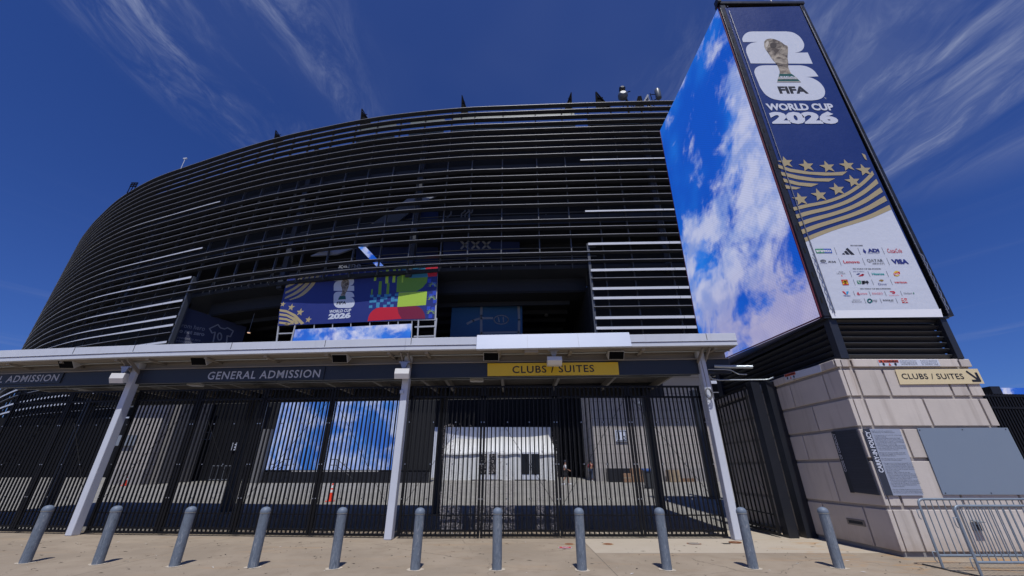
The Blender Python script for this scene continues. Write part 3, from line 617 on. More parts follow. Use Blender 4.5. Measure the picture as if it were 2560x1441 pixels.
# its steel frame
mb = MB(); FR = .10
def fbar(x0, y0, x1, y1, w=FR, off=-.12):
    a = fp.w(*fp.loc(*zz(x0, y0)), off); b = fp.w(*fp.loc(*zz(x1, y1)), off); mb.bar(a, b, w, w)
for x0, x1 in ((215, 180), (412, 345), (612, 590), (818, 800), (1022, 1010), (1235, 1225), (1445, 1436), (1552, 1545), (1710, 1700), (1783, 1768), (1985, 1960)): fbar(x0, 1060, x1, 1330, FR if x0 not in (412, 1783, 1985, 215) else .17)
fbar(205, 1235, 375, 1228, .16); fbar(1740, 1160, 1975, 1150, .18); fbar(1730, 1268, 1975, 1260, .18); fbar(215, 1120, 1980, 1075, .14); fbar(1990, 480, 1962, 1290, .2, -.2)
mb.build('frame', mat('galvanised frame tube', (.42, .43, .45), .45), bn)
mb = MB(); q = [fp.loc(*zz(x, y)) for x, y in ((398, 1190), (1705, 1125), (1692, 1278), (370, 1306))]; q[3] = (q[3][0], q[3][1] - 1.5); q[2] = (q[2][0], q[2][1] - 1.5)
mb.prism([fp.w(a, b, .02) for a, b in q], fp.n * -.14)
ls = mb.build('video_board', screen_mat('board video picture', 0, .28, 11.0, .50, strength=1.0)); tag(ls, 'long low lit board showing clouds, below the stadium banner', 'screen')

# ------------------------------------------------------------------ entrance canopy
CP = [Vector((6.55, 11.66, 0)), Vector((-3.08, 11.70, 0)), Vector((-11.63, 12.33, 0)), Vector((-20.3, 13.3, 0))]
def zc(x): return 5.11 + .0145 * (x + 3.08) if x > -3.08 else 5.11 + .004 * (x + 3.08)
def cp(seg, s): return CP[seg] + (CP[seg + 1] - CP[seg]) * s
def side(seg): d = (CP[seg + 1] - CP[seg]).normalized(); return Vector((-d.y, d.x, 0)) if (-d.x) < 0 else Vector((d.y, -d.x, 0))
OUT = []
for k in range(3):
    d = (CP[k + 1] - CP[k]).normalized(); n = Vector((d.y, -d.x, 0)); OUT.append(n if n.y < 0 else -n)
MIT = [OUT[0], (OUT[0] + OUT[1]).normalized(), (OUT[1] + OUT[2]).normalized(), OUT[2]]
def off(k, o): return CP[k] + MIT[k] * o
canopy = empty('entrance_canopy', (-3, 12, 0), 'long flat white edged canopy on slanting looking white columns above the gates', 'canopy')
def strip(mb, o0, o1, dz0, dz1, mi=0, segs=(0, 1, 2)):
    """a beam along the canopy between two setbacks (o towards the street) and two heights below its top"""
    for k in segs:
        a, b = off(k, o0), off(k + 1, o0); c, d = off(k, o1), off(k + 1, o1); za, zb = zc(CP[k].x), zc(CP[k + 1].x)
        g = .004 if k < 2 else 0; e = (b - a).normalized() * g; b = b - e; d = d - e
        mb.add([(*a.xy, za + dz0), (*b.xy, zb + dz0), (*d.xy, zb + dz0), (*c.xy, za + dz0), (*a.xy, za + dz1), (*b.xy, zb + dz1), (*d.xy, zb + dz1), (*c.xy, za + dz1)],
               [(0, 3, 2, 1), (4, 5, 6, 7), (0, 1, 5, 4), (1, 2, 6, 5), (2, 3, 7, 6), (3, 0, 4, 7)], mi)
mb = MB(); strip(mb, .62, .50, -.225, 0); mb.build('upper_fascia', WHITE, canopy, .006)
mb = MB(); strip(mb, .608, .48, -.36, -.245); mb.build('lower_fascia', WHITE, canopy, .006)
mb = MB(); strip(mb, .628, .5, -.231, -.2255); mb.build('drip_edge', mat('bright drip flashing', (.72, .72, .73), .3, .3), canopy)
# seams between fascia lengths
mb = MB(); SEAM = mat('dark sealant seam', (.08, .08, .09), .8)
for k, s in ((0, .09), (0, .74), (0, .985), (1, .28), (1, .62), (1, .985), (2, .22), (2, .6)):
    p = cp(k, s) + OUT[k] * .622; z = zc(p.x); mb.obox((p.x, p.y, z - .1), (CP[k + 1] - CP[k]).normalized() * .007, OUT[k] * .006, (0, 0, .098))
    p = cp(k, s - .06 if s > .1 else s + .2) + OUT[k] * .577; mb.obox((p.x, p.y, z - .295), (CP[k + 1] - CP[k]).normalized() * .009, OUT[k] * .006, (0, 0, .062))
mb.build('fascia_seam', SEAM, canopy)
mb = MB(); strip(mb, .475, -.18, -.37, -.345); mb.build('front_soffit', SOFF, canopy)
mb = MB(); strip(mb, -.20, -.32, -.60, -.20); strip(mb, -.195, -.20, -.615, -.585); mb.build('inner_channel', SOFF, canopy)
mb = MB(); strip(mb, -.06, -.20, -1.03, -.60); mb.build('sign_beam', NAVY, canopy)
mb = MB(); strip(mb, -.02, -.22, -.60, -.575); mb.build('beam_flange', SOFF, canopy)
mb = MB(); strip(mb, .5, -6.0, -.12, -.02); mb.build('roof_deck', mat('grey roof deck', (.22, .21, .20), .6), canopy)
mb = MB()
for q in range(26): o = -.45 - q * .215; strip(mb, o, o - .10, -.165, -.12)
mb.build('deck_ribs', mat('grey roof deck', (.22, .21, .20), .6), canopy)
mb = MB(); strip(mb, -5.7, -5.85, -.75, -.12); strip(mb, -2.8, -2.95, -.5, -.17); mb.build('rear_beam', NAVY, canopy)
for k in range(3):
    for s in (.06, .28, .5, .72, .94):
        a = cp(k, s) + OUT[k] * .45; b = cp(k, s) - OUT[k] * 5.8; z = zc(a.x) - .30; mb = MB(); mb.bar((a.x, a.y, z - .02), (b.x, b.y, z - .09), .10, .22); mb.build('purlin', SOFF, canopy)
for k, (x, y) in enumerate(((5.69, 11.72), (-3.13, 11.76), (-11.86, 12.44), (-20.2, 13.4))):
    n = MIT[k]; t = Vector((n.y, -n.x, 0)); z = zc(x) - .36; mb = MB(); mb.obox((x, y, z / 2), t * .098, n * .12, (0, 0, z / 2)); mb.build('column', mat('white column paint', (.58, .61, .67), .45, var=.07, scale=3, streak=.3, stain=(.40, .41, .43)), canopy, .02)
    mb = MB()
    for sx in (-1, 1): 
        a = Vector((x, y, 0)) + t * sx * .1
        mb.bar((a.x, a.y, z - .35), (a.x + n.x * .5, a.y + n.y * .5, z - .02), .03, .1)
    mb.build('knee_plate', SOFF, canopy)
    bx = Vector((x, y, 0)) - n * 5.55; mb = MB(); mb.obox((bx.x, bx.y, 2.45), t * .15, n * .15, (0, 0, 2.35)); mb.build('rear_column', NAVY, canopy, .015)
mb = MB()
for k in (0, 1, 2): a = off(k, .12); b = off(k + 1, .12); mb.tube((a.x, a.y, zc(a.x) - .395), (b.x, b.y, zc(b.x) - .395), .016, n=8)
mb.build('soffit_conduit', mat('galvanised conduit', (.38, .42, .44), .35, .4), canopy)
# white cover plates over the club entrance
x0, x1 = -1.02, 3.42; mb = MB(); ya = 10.88
mb.add([(x0, ya + .16, 4.715), (x1, ya + .16, 4.80), (x1, ya, 4.80), (x0, ya, 4.715), (x0, ya + .22, 5.17), (x1, ya + .22, 5.255), (x1, ya + .11, 5.255), (x0, ya + .11, 5.17)],
       [(0, 1, 2, 3), (7, 6, 5, 4), (3, 2, 6, 7), (2, 1, 5, 6), (1, 0, 4, 5), (0, 3, 7, 4)]); mb.build('cover_plate', mat('bright white cover plate', (.57, .62, .73), .38, var=.02, scale=2, streak=.05, stain=(.65, .65, .7)), canopy, .01)
mb = MB()
for s in (.33, .66): x = x0 + (x1 - x0) * s; mb.bar((x, ya, 4.745 + .085 * s), (x, ya + .098, 5.13 + .085 * s), .005, .012)
mb.build('cover_seam', mat('hairline seam', (.45, .46, .5), .7), canopy)

beam_pl = []
for k in range(3):
    d = (CP[k] - CP[k + 1]).normalized(); o = CP[k + 1] - OUT[k] * .06; o.z = zc(CP[k + 1].x); dz = (zc(CP[k].x) - zc(CP[k + 1].x)) / (CP[k] - CP[k + 1]).length
    beam_pl.append(Plane(o, Vector((d.x, d.y, dz)), (0, 0, 1)))
LET = mat('pale grey letter vinyl', (.50, .51, .53), .5)
def beam_sign(k, xl, xr, yb, yt, s, label, xleft=None):
    pl = beam_pl[k]; a1, b1 = pl.loc(xr, yb); bt = pl.loc(xr, yt)[1]; a0 = pl.loc(xl, yb)[0] if xleft is None else a1 - xleft
    mb = MB(); q = [pl.w(a0 - .12, b1 - .07, .03), pl.w(a1 + .12, b1 - .07, .03), pl.w(a1 + .12, bt + .07, .03), pl.w(a0 - .12, bt + .07, .03)]
    root = empty('entrance_sign', q[0], label, 'sign', 'signs along the canopy beam'); mb.prism(q, pl.n * -.026); mb.build('sign_board', NAVY, root)
    mb = MB(); text(mb, pl, s, a0, b1, a1, bt, .034, bold=.012, space=1.12); mb.build('lettering', LET, root); return a1 - a0
L1 = beam_sign(1, 521, 800, 944, 924, 'GENERAL ADMISSION', 'dark sign reading GENERAL ADMISSION left of the yellow sign, whole wording seen')
beam_sign(2, 0, 145, 953, 936, 'GENERAL ADMISSION', 'dark sign cut by the photo edge, only L ADMISSION seen', L1)
pl = beam_pl[0]; q = [pl.w(*pl.loc(x, y), .05) for x, y in ((1219, 941), (1547, 938), (1544, 907), (1219, 910))]
root = empty('club_sign', q[0], 'yellow sign with black letters CLUBS / SUITES on the canopy beam', 'sign', 'signs along the canopy beam')
mb = MB(); mb.prism(q, pl.n * -.045); mb.build('sign_board', mat('yellow sign film', (.80, .52, .015), .4, var=.06, scale=1.5), root)
mb = MB(); ptext(mb, pl, 'CLUBS / SUITES', 1281, 934, 1485, 931, 916, .056, bold=.012, space=1.12); mb.build('lettering', INK, root)

# loudspeakers and floodlights fixed under the canopy edge
def speaker(px, py, label):
    p = at(px, py, 11.38 if px > 900 else 11.55 if px > 600 else 11.9 if px > 300 else 12.25); e = empty('canopy_speaker', p, label, 'speaker', 'speakers under the canopy edge'); w, h, d = .23, .115, .2
    T = R(38); fw = Vector((0, -math.cos(T), -math.sin(T))); up = Vector((0, -math.sin(T), math.cos(T)))
    mb = MB(); mb.obox(p - fw * .14, (w, 0, 0), fw * .14, up * h * 1.15); mb.build('housing', mat('white speaker housing', (.5, .5, .5), .5), e, .008)
    mb = MB(); mb.obox(p + fw * .004, (w - .016, 0, 0), fw * .008, up * (h * 1.15 - .016)); mb.build('grille', mat('black speaker cloth', (.004, .004, .005), .95, spec=.1), e)
    mb = MB(); mb.bar(p + Vector((0, .2, h)), p + Vector((0, .2, h + .22)), .05, .05); mb.build('bracket', SOFF, e)
for px, py, l in ((165, 912, 'black fronted speaker under the canopy, above the cut off sign at far left'), (496, 904, 'black fronted speaker under the canopy, just left above the words GENERAL ADMISSION'),
                  (849, 897, 'black fronted speaker under the canopy, between the words GENERAL ADMISSION and the middle column'), (1228, 892, 'black fronted speaker above the left end of the yellow sign'), (1541, 889, 'black fronted speaker above the right end of the yellow sign')): speaker(px, py, l)
def flood(px, py, Y, label, tilt):
    p = at(px, py, Y); e = empty('floodlight', p, label, 'floodlight', 'white floodlights on the canopy'); mb = MB()
    c, s = math.cos(tilt), math.sin(tilt); prof = [(-.10, .13), (.05, .15), (.10, .0), (.06, -.15), (-.10, -.13)]
    def pt(x, a, b): return p + Vector((x, -(a * c - b * s), a * s + b * c))
    poly = [pt(-.21, a, b) for a, b in prof]; mb.prism(poly, (.42, 0, 0)); mb.build('housing', mat('white lamp housing', (.70, .69, .66), .45, var=.04), e, .012)
    mb = MB(); u = p + Vector((0, .05, .2)); mb.tube(p + Vector((0, .04, .12)), u, .03); mb.add([u + Vector(v) for v in ((-.12, 0, .16), (.12, 0, .16), (.05, 0, -.02), (-.05, 0, -.02), (-.12, .05, .16), (.12, .05, .16), (.05, .05, -.02), (-.05, .05, -.02))], [(3, 2, 1, 0), (4, 5, 6, 7), (0, 1, 5, 4), (1, 2, 6, 5), (2, 3, 7, 6), (3, 0, 4, 7)])
    mb.tube(u + Vector((-.16, .05, .17)), u + Vector((.16, .05, .17)), .03, n=8); mb.build('yoke', mat('cast grey yoke', (.34, .36, .42), .4, .3), e)
flood(297, 946, 12.0, 'white boxy floodlight on the left slanting column', R(-12)); flood(1006, 935, 11.4, 'white boxy floodlight on the middle column', R(-8)); flood(1386, 905, 11.2, 'white floodlight seen from below over the yellow sign', R(-68))
for px, py, Y, w, l in ((489, 962, 14.3, .22, 'flat white canopy lamp under the words GENERAL ADMISSION'), (1192, 951, 13.3, .22, 'flat white canopy lamp just left below the yellow sign'), (1328, 881, 11.2, .2, 'beige ballast box under the white cover plates')):
    p = at(px, py, Y); e = empty('canopy_lamp' if Y > 12 else 'ballast_box', p, l, 'light' if Y > 12 else 'box'); mb = MB(); mb.box(p.x - w, p.y - .14, p.z - .045, p.x + w, p.y + .14, p.z + .045); mb.build('housing', mat('white lamp housing', (.70, .69, .66), .45) if Y > 12 else SOFF, e, .01)
    mb = MB(); mb.box(p.x - w * .2, p.y - .05, p.z + .045, p.x + w * .2, p.y + .05, p.z + (4.75 - p.z if Y > 12 else .12)); mb.build('stem', SOFF, e)
# small plate on the middle column and the coiled cable on the right one
p = at(1004, 980, 11.61); e = tag(MB().box(p.x - .05, p.y - .015, p.z - .05, p.x + .05, p.y + .012, p.z + .05).build('junction_plate', WHITE, None, .006), 'small square white plate on the middle canopy column', 'plate')
p = at(1771, 984, 11.52); mb = MB()
for k in range(5):
    ph = random.uniform(0, 6); rx = .085 + .02 * random.random(); rz = .125 + .03 * random.random(); c = p + Vector((random.uniform(-.02, .02), -.012 * k, random.uniform(-.02, .02)))
    mb.path([c + Vector((rx * math.cos(a * .4), .01 * math.sin(a * .8 + ph), rz * math.sin(a * .4))) for a in range(16)], .008, 6, closed=True)
q = at(1752, 900, 11.52); mb.path([q, (q + p) / 2 + Vector((.01, 0, 0)), p + Vector((0, 0, .12))], .009, 6)
mb.path([p + Vector((-.05, 0, -.1)), p + Vector((-.13, -.02, -.16)), p + Vector((-.10, -.03, -.24)), p + Vector((-.02, -.02, -.28))], .007, 6); tag(mb.build('cable_coil', mat('grey rubber cable', (.16, .16, .16), .6)), 'coiled grey cable hung on the right canopy column', 'cable')

# ------------------------------------------------------------------ gates
GB = mat('black gate paint', (.005, .005, .006), .55, var=.3, spec=.25)
BOLT = mat('zinc bolt head', (.55, .55, .56), .3, .8)
GR = 'black picket gate leaves between the canopy columns'
def gate(P, Q, label, flip, h=3.86, dense=False, gap=.119):
    P, Q = Vector(P), Vector(Q); d = (Q - P); L = d.length; d.normalize(); n = Vector((d.y, -d.x, 0)); n = n if n.y <= 0 else -n
    root = empty('gate_leaf' if not dense else 'picket_fence', P, label, 'gate' if not dense else 'fence', GR if not dense else None)
    def w(s, z, o=0.0): return P + d * s + n * o + Vector((0, 0, z))
    mb = MB()
    for s in (.035, L - .035): mb.bar(w(s, .05), w(s, h), .06, .06, up=n)
    for z, t in ((.07, .07), (.17, .03), (h - .30, .06), (h, .05)): mb.bar(w(.0, z), w(L, z), t, .05)
    mb.bar(w(.0, .52, -.02), w(L, .52, -.02), .025, .03); mb.build('frame', GB, root)
    mb = MB(); k = int(L / (gap if not dense else .085))
    for i in range(1, k): mb.bar(w(L * i / k, .08), w(L * i / k, h + (.05 if dense else 0)), .034 if not dense else .044, .034, up=n)
    mb.build('pickets', GB, root)
    mb = MB()
    for i in range(k if gap < .15 else 0):
        s = L * (i + random.choice((.32, .5, .62))) / k; mb.bar(w(s, .1, -.05), w(s, h - .3, -.05), .007, .007, up=n)
    if gap < .15: mb.build('mesh_wires', GB, root)
    if not dense:
        a, b = (w(.08, .75, .03), w(L - .08, h - .34, .03)); a2, b2 = (w(L - .08, .75, .03), w(.08, h - .34, .03))
        if flip: a, b = a2, b2
        mb = MB(); mb.tube(a, b, .006, n=6); mb.build('brace_rod', GB, root)
        for z in (.9, 1.75, 2.85):
            for s in (.03, L * .36, L * .66, L - .03):
                mb = MB(); c = w(s, z, .035); mb.obox(c, d * .012, n * .008, (0, 0, .012), 0)
                if .1 < s < L - .1: mb.obox(c - n * .01, d * .045, n * .006, (0, 0, .012), 1)
                mb.build('bolt', [BOLT, GB], root)
    return root
RX = [5.58, 3.40, 1.24, -.85, -3.0]; RL = ['black gate leaf directly left of the right canopy column', 'black gate leaf in front of the dark gateway and walking person', 'black gate leaf in front of the glass tent doors', 'black gate leaf directly right of the middle column, with worn mesh strips']
for i in range(4): gate((RX[i], 11.93, 0), (RX[i + 1] + .02, 11.93, 0), RL[i], i % 2)
A0, A1 = Vector((-3.26, 11.98, 0)), Vector((-11.74, 12.64, 0)); LL = ['black gate leaf directly left of the middle column, before the big sky screen', 'black gate leaf before the left half of the sky screen', 'black gate leaf behind the third bollard, before the dark wall', 'black gate leaf directly right of the left slanting column']
for i in range(4): gate(A0 + (A1 - A0) * (i / 4), A0 + (A1 - A0) * ((i + 1) / 4 - .002), LL[i], i % 2)
B0, B1 = Vector((-11.99, 12.67, 0)), Vector((-16.1, 13.15, 0)); 
gate(B0, B0 + (B1 - B0) * .498, 'black gate leaf directly left of the left slanting column', 0); gate(B0 + (B1 - B0) * .5, B1, 'black gate leaf at the far left photo edge', 1)
gate((7.02, 12.06, 0), (7.22, 14.4, 0), 'black gate leaf swung open inwards beside the stone pier', 0, gap=.24)
for x, w, l in ((7.29, .13, 'wide black steel gate post, farther from the stone pier'), (7.755, .14, 'wide black steel gate post touching the stone pier')):
    tag(MB().box(x - w, 11.92, 0, x + w, 12.2, 4.02).build('gate_post', mat('dark navy post paint', (.014, .016, .022), .4), None, .01), l, 'post')
    tag(C.objects[-1], l, 'post')
mb = MB()
# worn reflective mesh hanging behind the gate: tiny pale flakes stand in for its glints
mb = MB()
def fl(px0, px1, py0, py1, k, fade=.0):
    for _ in range(int(k * 1.7)):
        py = random.uniform(py0, py1); t = (py - 1050) / 300.0; px = random.uniform(px0, px1)
        if random.random() < fade * (1 - (py - py0) / (py1 - py0)): continue
        c = at(px + (1240 - px) * .0, py, 12.02); s = random.uniform(.004, .009); a = random.uniform(-.6, .6)
        mb.add([c + Vector((-s, 0, -s * .7)), c + Vector((s, .4 * s * a, -s * .6)), c + Vector((s * .8, 0, s)), c + Vector((-s * .7, 0, s * .8))], [(0, 1, 2, 3)], random.choice((0, 0, 1)))
for x, wd, y0, n_ in ((1112, 7, 1062, 420), (1123, 6, 1060, 460), (1131, 4, 1062, 300), (1150, 5, 1060, 260), (1104, 4, 1230, 200), (1141, 5, 1180, 190)): fl(x - wd, x + wd, y0, 1340, n_)
for x, wd, y0, n_ in ((1176, 3, 1062, 120), (1201, 6, 1130, 260), (1211, 5, 1130, 300), (1222, 5, 1130, 300), (1233, 5, 1128, 300), (1244, 5, 1132, 280), (1257, 6, 1128, 320), (1270, 6, 1170, 300), (1282, 5, 1180, 240), (1192, 5, 1200, 240)): fl(x - wd, x + wd, y0, 1340, n_)
for x, wd, y0, n_ in ((1345, 5, 1200, 180), (1357, 4, 1110, 220), (1382, 6, 1080, 260), (1391, 4, 1100, 160)): fl(x - wd, x + wd, y0, 1330, n_)
kind(mb.build('worn_mesh_glints', [mat('pale mesh flake', (.56, .52, .52), .5), mat('dull mesh flake', (.30, .27, .27), .5)]), 'stuff')

# pipes that cross from the canopy to the tower
mb = MB(); a = at(1786, 916, 11.6); b = at(1882, 918, 11.2); mb.path([a, a + (b - a) * .4 + Vector((0, 0, -.01)), b], .048, 12); mb.tube(a + (b - a) * .84, a + (b - a) * .9, .054)
tag(mb.build('conduit', mat('galvanised conduit', (.38, .42, .44), .35, .4)), 'thick grey conduit reaching from the canopy end toward the tower', 'pipe')
mb = MB(); mb.path([at(1770, 924, 11.7), at(1812, 924, 11.5), at(1828, 926, 11.45), at(1846, 936, 11.4), at(1867, 937, 11.4)], .016, 8); tag(mb.build('conduit', mat('galvanised conduit', (.38, .42, .44), .35, .4)), 'thin bent grey conduit just under the thick one', 'pipe')
mb = MB(); mb.path([at(1772, 938, 11.95), at(1780, 948, 11.95), at(1800, 951, 11.95), at(1912, 950, 11.9), at(1922, 949, 11.85), at(1934, 944, 11.8)], .024, 8); mb.box(7.3, 11.98, 3.98, 7.31, 11.99, 3.99); tag(mb.build('conduit', mat('galvanised conduit', (.38, .42, .44), .35, .4)), 'long low grey conduit running over the black gate posts', 'pipe')

# ------------------------------------------------------------------ stone pier and steel tower
STONE = mat('pale cast stone block', (.565, .508, .455), .8, var=.12, scale=1.6, bump=.14, streak=.5, stain=(.31, .262, .225))
_t = STONE.node_tree; _b = _t.nodes['Principled BSDF']; _g = _t.nodes.new('ShaderNodeNewGeometry'); _src = _b.inputs['Base Color'].links[0].from_socket
_k = MA(_t, 'MULTIPLY_ADD', _g.outputs['Random Per Island'], .20, .90); _tc = _t.nodes.new('ShaderNodeTexCoord'); _s = _t.nodes.new('ShaderNodeSeparateXYZ'); _t.links.new(_tc.outputs['Object'], _s.inputs[0])
_c = MIX(_t, 1.0, _src, COMB(_t, _k, _k, _k), 'MULTIPLY')      # each block its own tone, then dirt splashed up from the ground and rust runs by the joint
_d = MA(_t, 'MULTIPLY', SMOOTH(_t, MA(_t, 'ADD', _s.outputs[2], MA(_t, 'MULTIPLY', NOISE(_t, _tc.outputs['Object'], 5, 5), .5)), .75, .2), .45); _c = MIX(_t, _d, _c, (.30, .22, .15))
_r = MA(_t, 'MULTIPLY', MA(_t, 'MULTIPLY', SMOOTH(_t, _s.outputs[2], 2.3, 4.0), SMOOTH(_t, MA(_t, 'ABSOLUTE', MA(_t, 'SUBTRACT', _s.outputs[0], -1.32)), .16, .0)), SMOOTH(_t, NOISE(_t, COMB(_t, MA(_t, 'MULTIPLY', _s.outputs[0], 14.), _s.outputs[1], MA(_t, 'MULTIPLY', _s.outputs[2], .8)), 1.0, 4), .35, .65)); _c = MIX(_t, MA(_t, 'MULTIPLY', _r, .7), _c, (.24, .155, .085))
_t.links.new(_c, _b.inputs['Base Color'])
MORT = mat('recessed joint', (.35, .315, .285), .9)
PX, PY, PR, PB = 7.88, 9.46, 11.12, 15.75
pier = empty('stone_pier', (9.5, 9.5, 0), 'square pier of pale stone blocks that carries the black tower', 'pier')
ZS = [.10, .876, 1.813, 2.48, 3.15, 3.83, 4.05]
FJ = [[(2297, 1330), (2420, 1330)], [(2235, 1200), (2385, 1200)], [(2190, 1110), (2270, 1110), (2420, 1110)], [(2172, 1030), (2320, 1030), (2462, 1030)], [(2146, 958), (2218, 958), (2372, 958), (2415, 958)], [(2128, 914), (2398, 914)]]
LJ = [[(2156, 1267), (2053, 1254)], [(2069, 1153)], [(2004, 1085)], [(2029, 1016)], [(2056, 942), (1973, 965)], [(2090, 912)]]
mb = MB(); g = .036
mb2 = MB(); mb2.box(PX + .04, PY + .04, .1, PR - .04, PB, 4.0); mb2.build('joint_core', MORT, pier)
for c in range(6):
    z0, z1 = ZS[c] + (g if c else 0), ZS[c + 1] - (g if c < 5 else 0)
    pr = -.03 if c == 5 else 0
    xs = [PX + .09] + [at(x, y, PY).x for x, y in FJ[c]]
    if c < 5: xs = [x for x in xs if x < PR - .2]
    if c in (0, 1, 2): xs.append(10.78)
    xs.append(PR)
    for a, b in zip(xs, xs[1:]): mb.box(a + g * .7, PY + pr, z0, b - g * .7 if b < PR else b, PY + .1, z1)
    ys = [PY]
    for x, y in LJ[c]:
        r = ray(x, y); ys.append(r.y * PX / r.x)
    while ys[-1] < PB - 1.6: ys.append(ys[-1] + 1.55)
    ys.append(PB)
    for a, b in zip(ys, ys[1:]): mb.box(PX + pr, a + (g * .7 if a > PY else pr), z0, PX + .09, b - g * .7, z1)
    mb.box(PR - .09, PY + .11, z0, PR - pr, PB, z1)
mb.build('stone_blocks', STONE, pier, .018)
mb = MB(); mb.box(PX + .05, PY + .05, 0, PR - .05, PB, .1); mb.build('plinth', mat('grey footing', (.26, .25, .245), .9), pier)
mb = MB(); mb.box(PX - .012, PY - .012, 4.02, PR + .012, PB, 4.06); mb.build('coping', STONE, pier, .008)

def LX(z): return .0165 * max(0, z - 4.06)
class LB(MB):   # pieces of the tower share its slight batter
    def build(s, *a, **k):
        s.v = [Vector((v.x + LX(v.z), v.y, v.z)) for v in s.v]; return MB.build(s, *a, **k)
tower = empty('screen_tower', (9.5, 12.5, 4.06), 'tall black steel tower with slatted foot rising from the stone pier', 'tower')
TB = mat('satin black tower steel', (.016, .017, .020), .4, var=.25); TP = mat('dark blue black post', (.020, .023, .032), .45)
mb = LB(); mb.box(8.02, 9.55, 5.0, 11.0, 15.9, 18.25); mb.box(8.2, 9.7, 4.06, 10.9, 15.6, 5.0); mb.build('core', TB, tower)
for x0, x1, y0, y1 in ((8.02, 8.22, 9.42, 9.62), (10.86, 11.02, 9.42, 9.62)):
    mb = LB(); mb.box(x0, y0, 4.062, x1, y1, 5.10); mb.build('foot_post', TP, tower, .008)
mb = LB(); mb.box(8.03, 15.3, 4.062, 8.2, 15.6, 5.3); mb.build('foot_post', TP, tower)
for k in range(7):
    z = 4.14 + k * .152; mb = LB(); mb.obox((9.54, 9.56, z), (1.31, 0, 0), (0, .05, -.045), (0, .012, .012)); mb.build('foot_slat', mat('grey black slat', (.032, .035, .043), .4, .2), tower)
    mb = LB(); mb.obox((8.13, 12.45, z), (0, 2.83, 0), (.05, 0, -.045), (.012, 0, .012)); mb.build('foot_slat', mat('grey black slat', (.032, .035, .043), .4, .2), tower)
mb = LB(); mb.box(7.99, 9.38, 5.09, 11.06, 9.6, 5.145); mb.box(7.90, 9.38, 5.09, 7.99, 15.9, 5.14); mb.build('lower_beam', TB, tower)
for x0, x1 in ((7.895, 8.125), (11.055, 11.20)):
    mb = LB(); mb.box(x0, 9.365, 5.15, x1, 9.54, 18.2); mb.build('corner_frame', TB, tower, .006)
    z = 5.5
    while z < 18: mb = LB(); mb.box(x0 + .05 if x0 < 9 else x1 - .06, 9.358, z, x0 + .085 if x0 < 9 else x1 - .025, 9.37, z + .16); z += .74; mb.build('frame_slot', mat('deep slot', (.002, .002, .002), .9), tower)
mb = LB(); mb.box(7.86, 9.33, 18.2, 11.24, 9.6, 18.33); mb.box(7.80, 9.25, 18.2, 7.93, 9.5, 18.45); mb.build('top_beam', TB, tower)
mb = LB(); mb.tube((10.45, 9.8, 18.3), (10.45, 9.8, 20.3), .028); mb.build('mast', mat('pale mast', (.5, .52, .55), .5), tower)
mb = LB(); mb.path([(8.16, 9.32, 5.2 + k * .5) for k in range(26)], .012, 6); mb.path([(11.03, 9.32, 5.2 + k * .5) for k in range(26)], .012, 6); mb.build('tension_rod', mat('dull tension cable', (.25, .25, .26), .4, .5), tower)
mb = LB()
for k in range(40):
    z = 5.3 + k * .325
    for x in (8.16, 11.03): mb.box(x - .02, 9.318, z, x + .02, 9.335, z + .02)
mb.build('banner_clip', BOLT, tower)
# chain lashings near the foot of the banner
mb = LB()
for x in (8.12, 11.06):
    p = [Vector((x + .02 * math.sin(k * 2.1), 9.31, 5.3 + k * .07)) for k in range(24)]; mb.path(p, .011, 6)
mb.build('lashing_chain', mat('bright chain link', (.5, .5, .52), .3, .8), tower)

scr = screen_mat('tower video picture', 1, .50, 5.7, .43, (-.016, -.010, .325), 1.0, grain=60.0, white=(.52, .56, .80), dusk=(.40, .36, .58))
mb = LB(); q = [(7.875, 9.45, 5.17), (7.875, 16.0, 5.44), (7.875, 16.0, 18.50), (7.875, 9.45, 18.12)]
mb.add(q + [(8.0, *v[1:]) for v in q], [(0, 3, 2, 1)[::-1], (4, 5, 6, 7), (0, 1, 5, 4), (1, 2, 6, 5), (2, 3, 7, 6), (3, 0, 4, 7)])
ts = tag(mb.build('tower_screen', [scr]), 'giant lit screen showing white clouds on the left face of the black tower', 'screen')
mb = LB(); mb.bar((7.868, 9.45, 5.15), (7.868, 16.0, 5.42), .03, .03); mb.bar((7.868, 9.44, 5.15), (7.868, 9.44, 18.12), .03, .03); mb.bar((7.868, 16.0, 5.42), (7.868, 16.0, 18.5), .03, .03)
rim = mb.build('screen_rim', mat('dark red screen rim', (.16, .03, .05), .5), ts)

# ---- tower banner
tpl = Plane((0, 9.355, 0), (1, 0, 0), (0, 0, 1))
tb = empty('tower_banner', (9.6, 9.355, 5.1), 'tall banner with a 26 emblem, gold stars and sponsor logos on the tower front', 'banner')
DEEP = mat('deep blue banner vinyl', (.013, .034, .16), .42, var=.10, scale=.55, bump=.5)
mb = MB(); q = [tpl.loc(x, y) for x, y in ((1812, 20), (1999, 16), (2357, 793), (2080, 796))]; mb.prism([tpl.w(a, b, 0) for a, b in q], (0, .01, 0)); mb.build('sheet', DEEP, tb)
def s6(x, y): return 1900 + x * .3746, 380 + y * .3746
T0 = crom([(x, y, 0) for x, y in ((219, 372), (300, 352), (440, 325), (560, 280), (660, 215), (720, 160), (747, 127))], 4)
T1 = crom([(x, y, 0) for x, y in ((303, 602), (400, 560), (520, 515), (640, 478), (740, 445), (810, 415), (876, 385))], 4)
mb = MB()
wpts = [s6(p.x, p.y) for p in T1] + [(2357, 793), (2080, 796)]
A = [tpl.w(*tpl.loc(*p), .005) for p in wpts[:-2]]
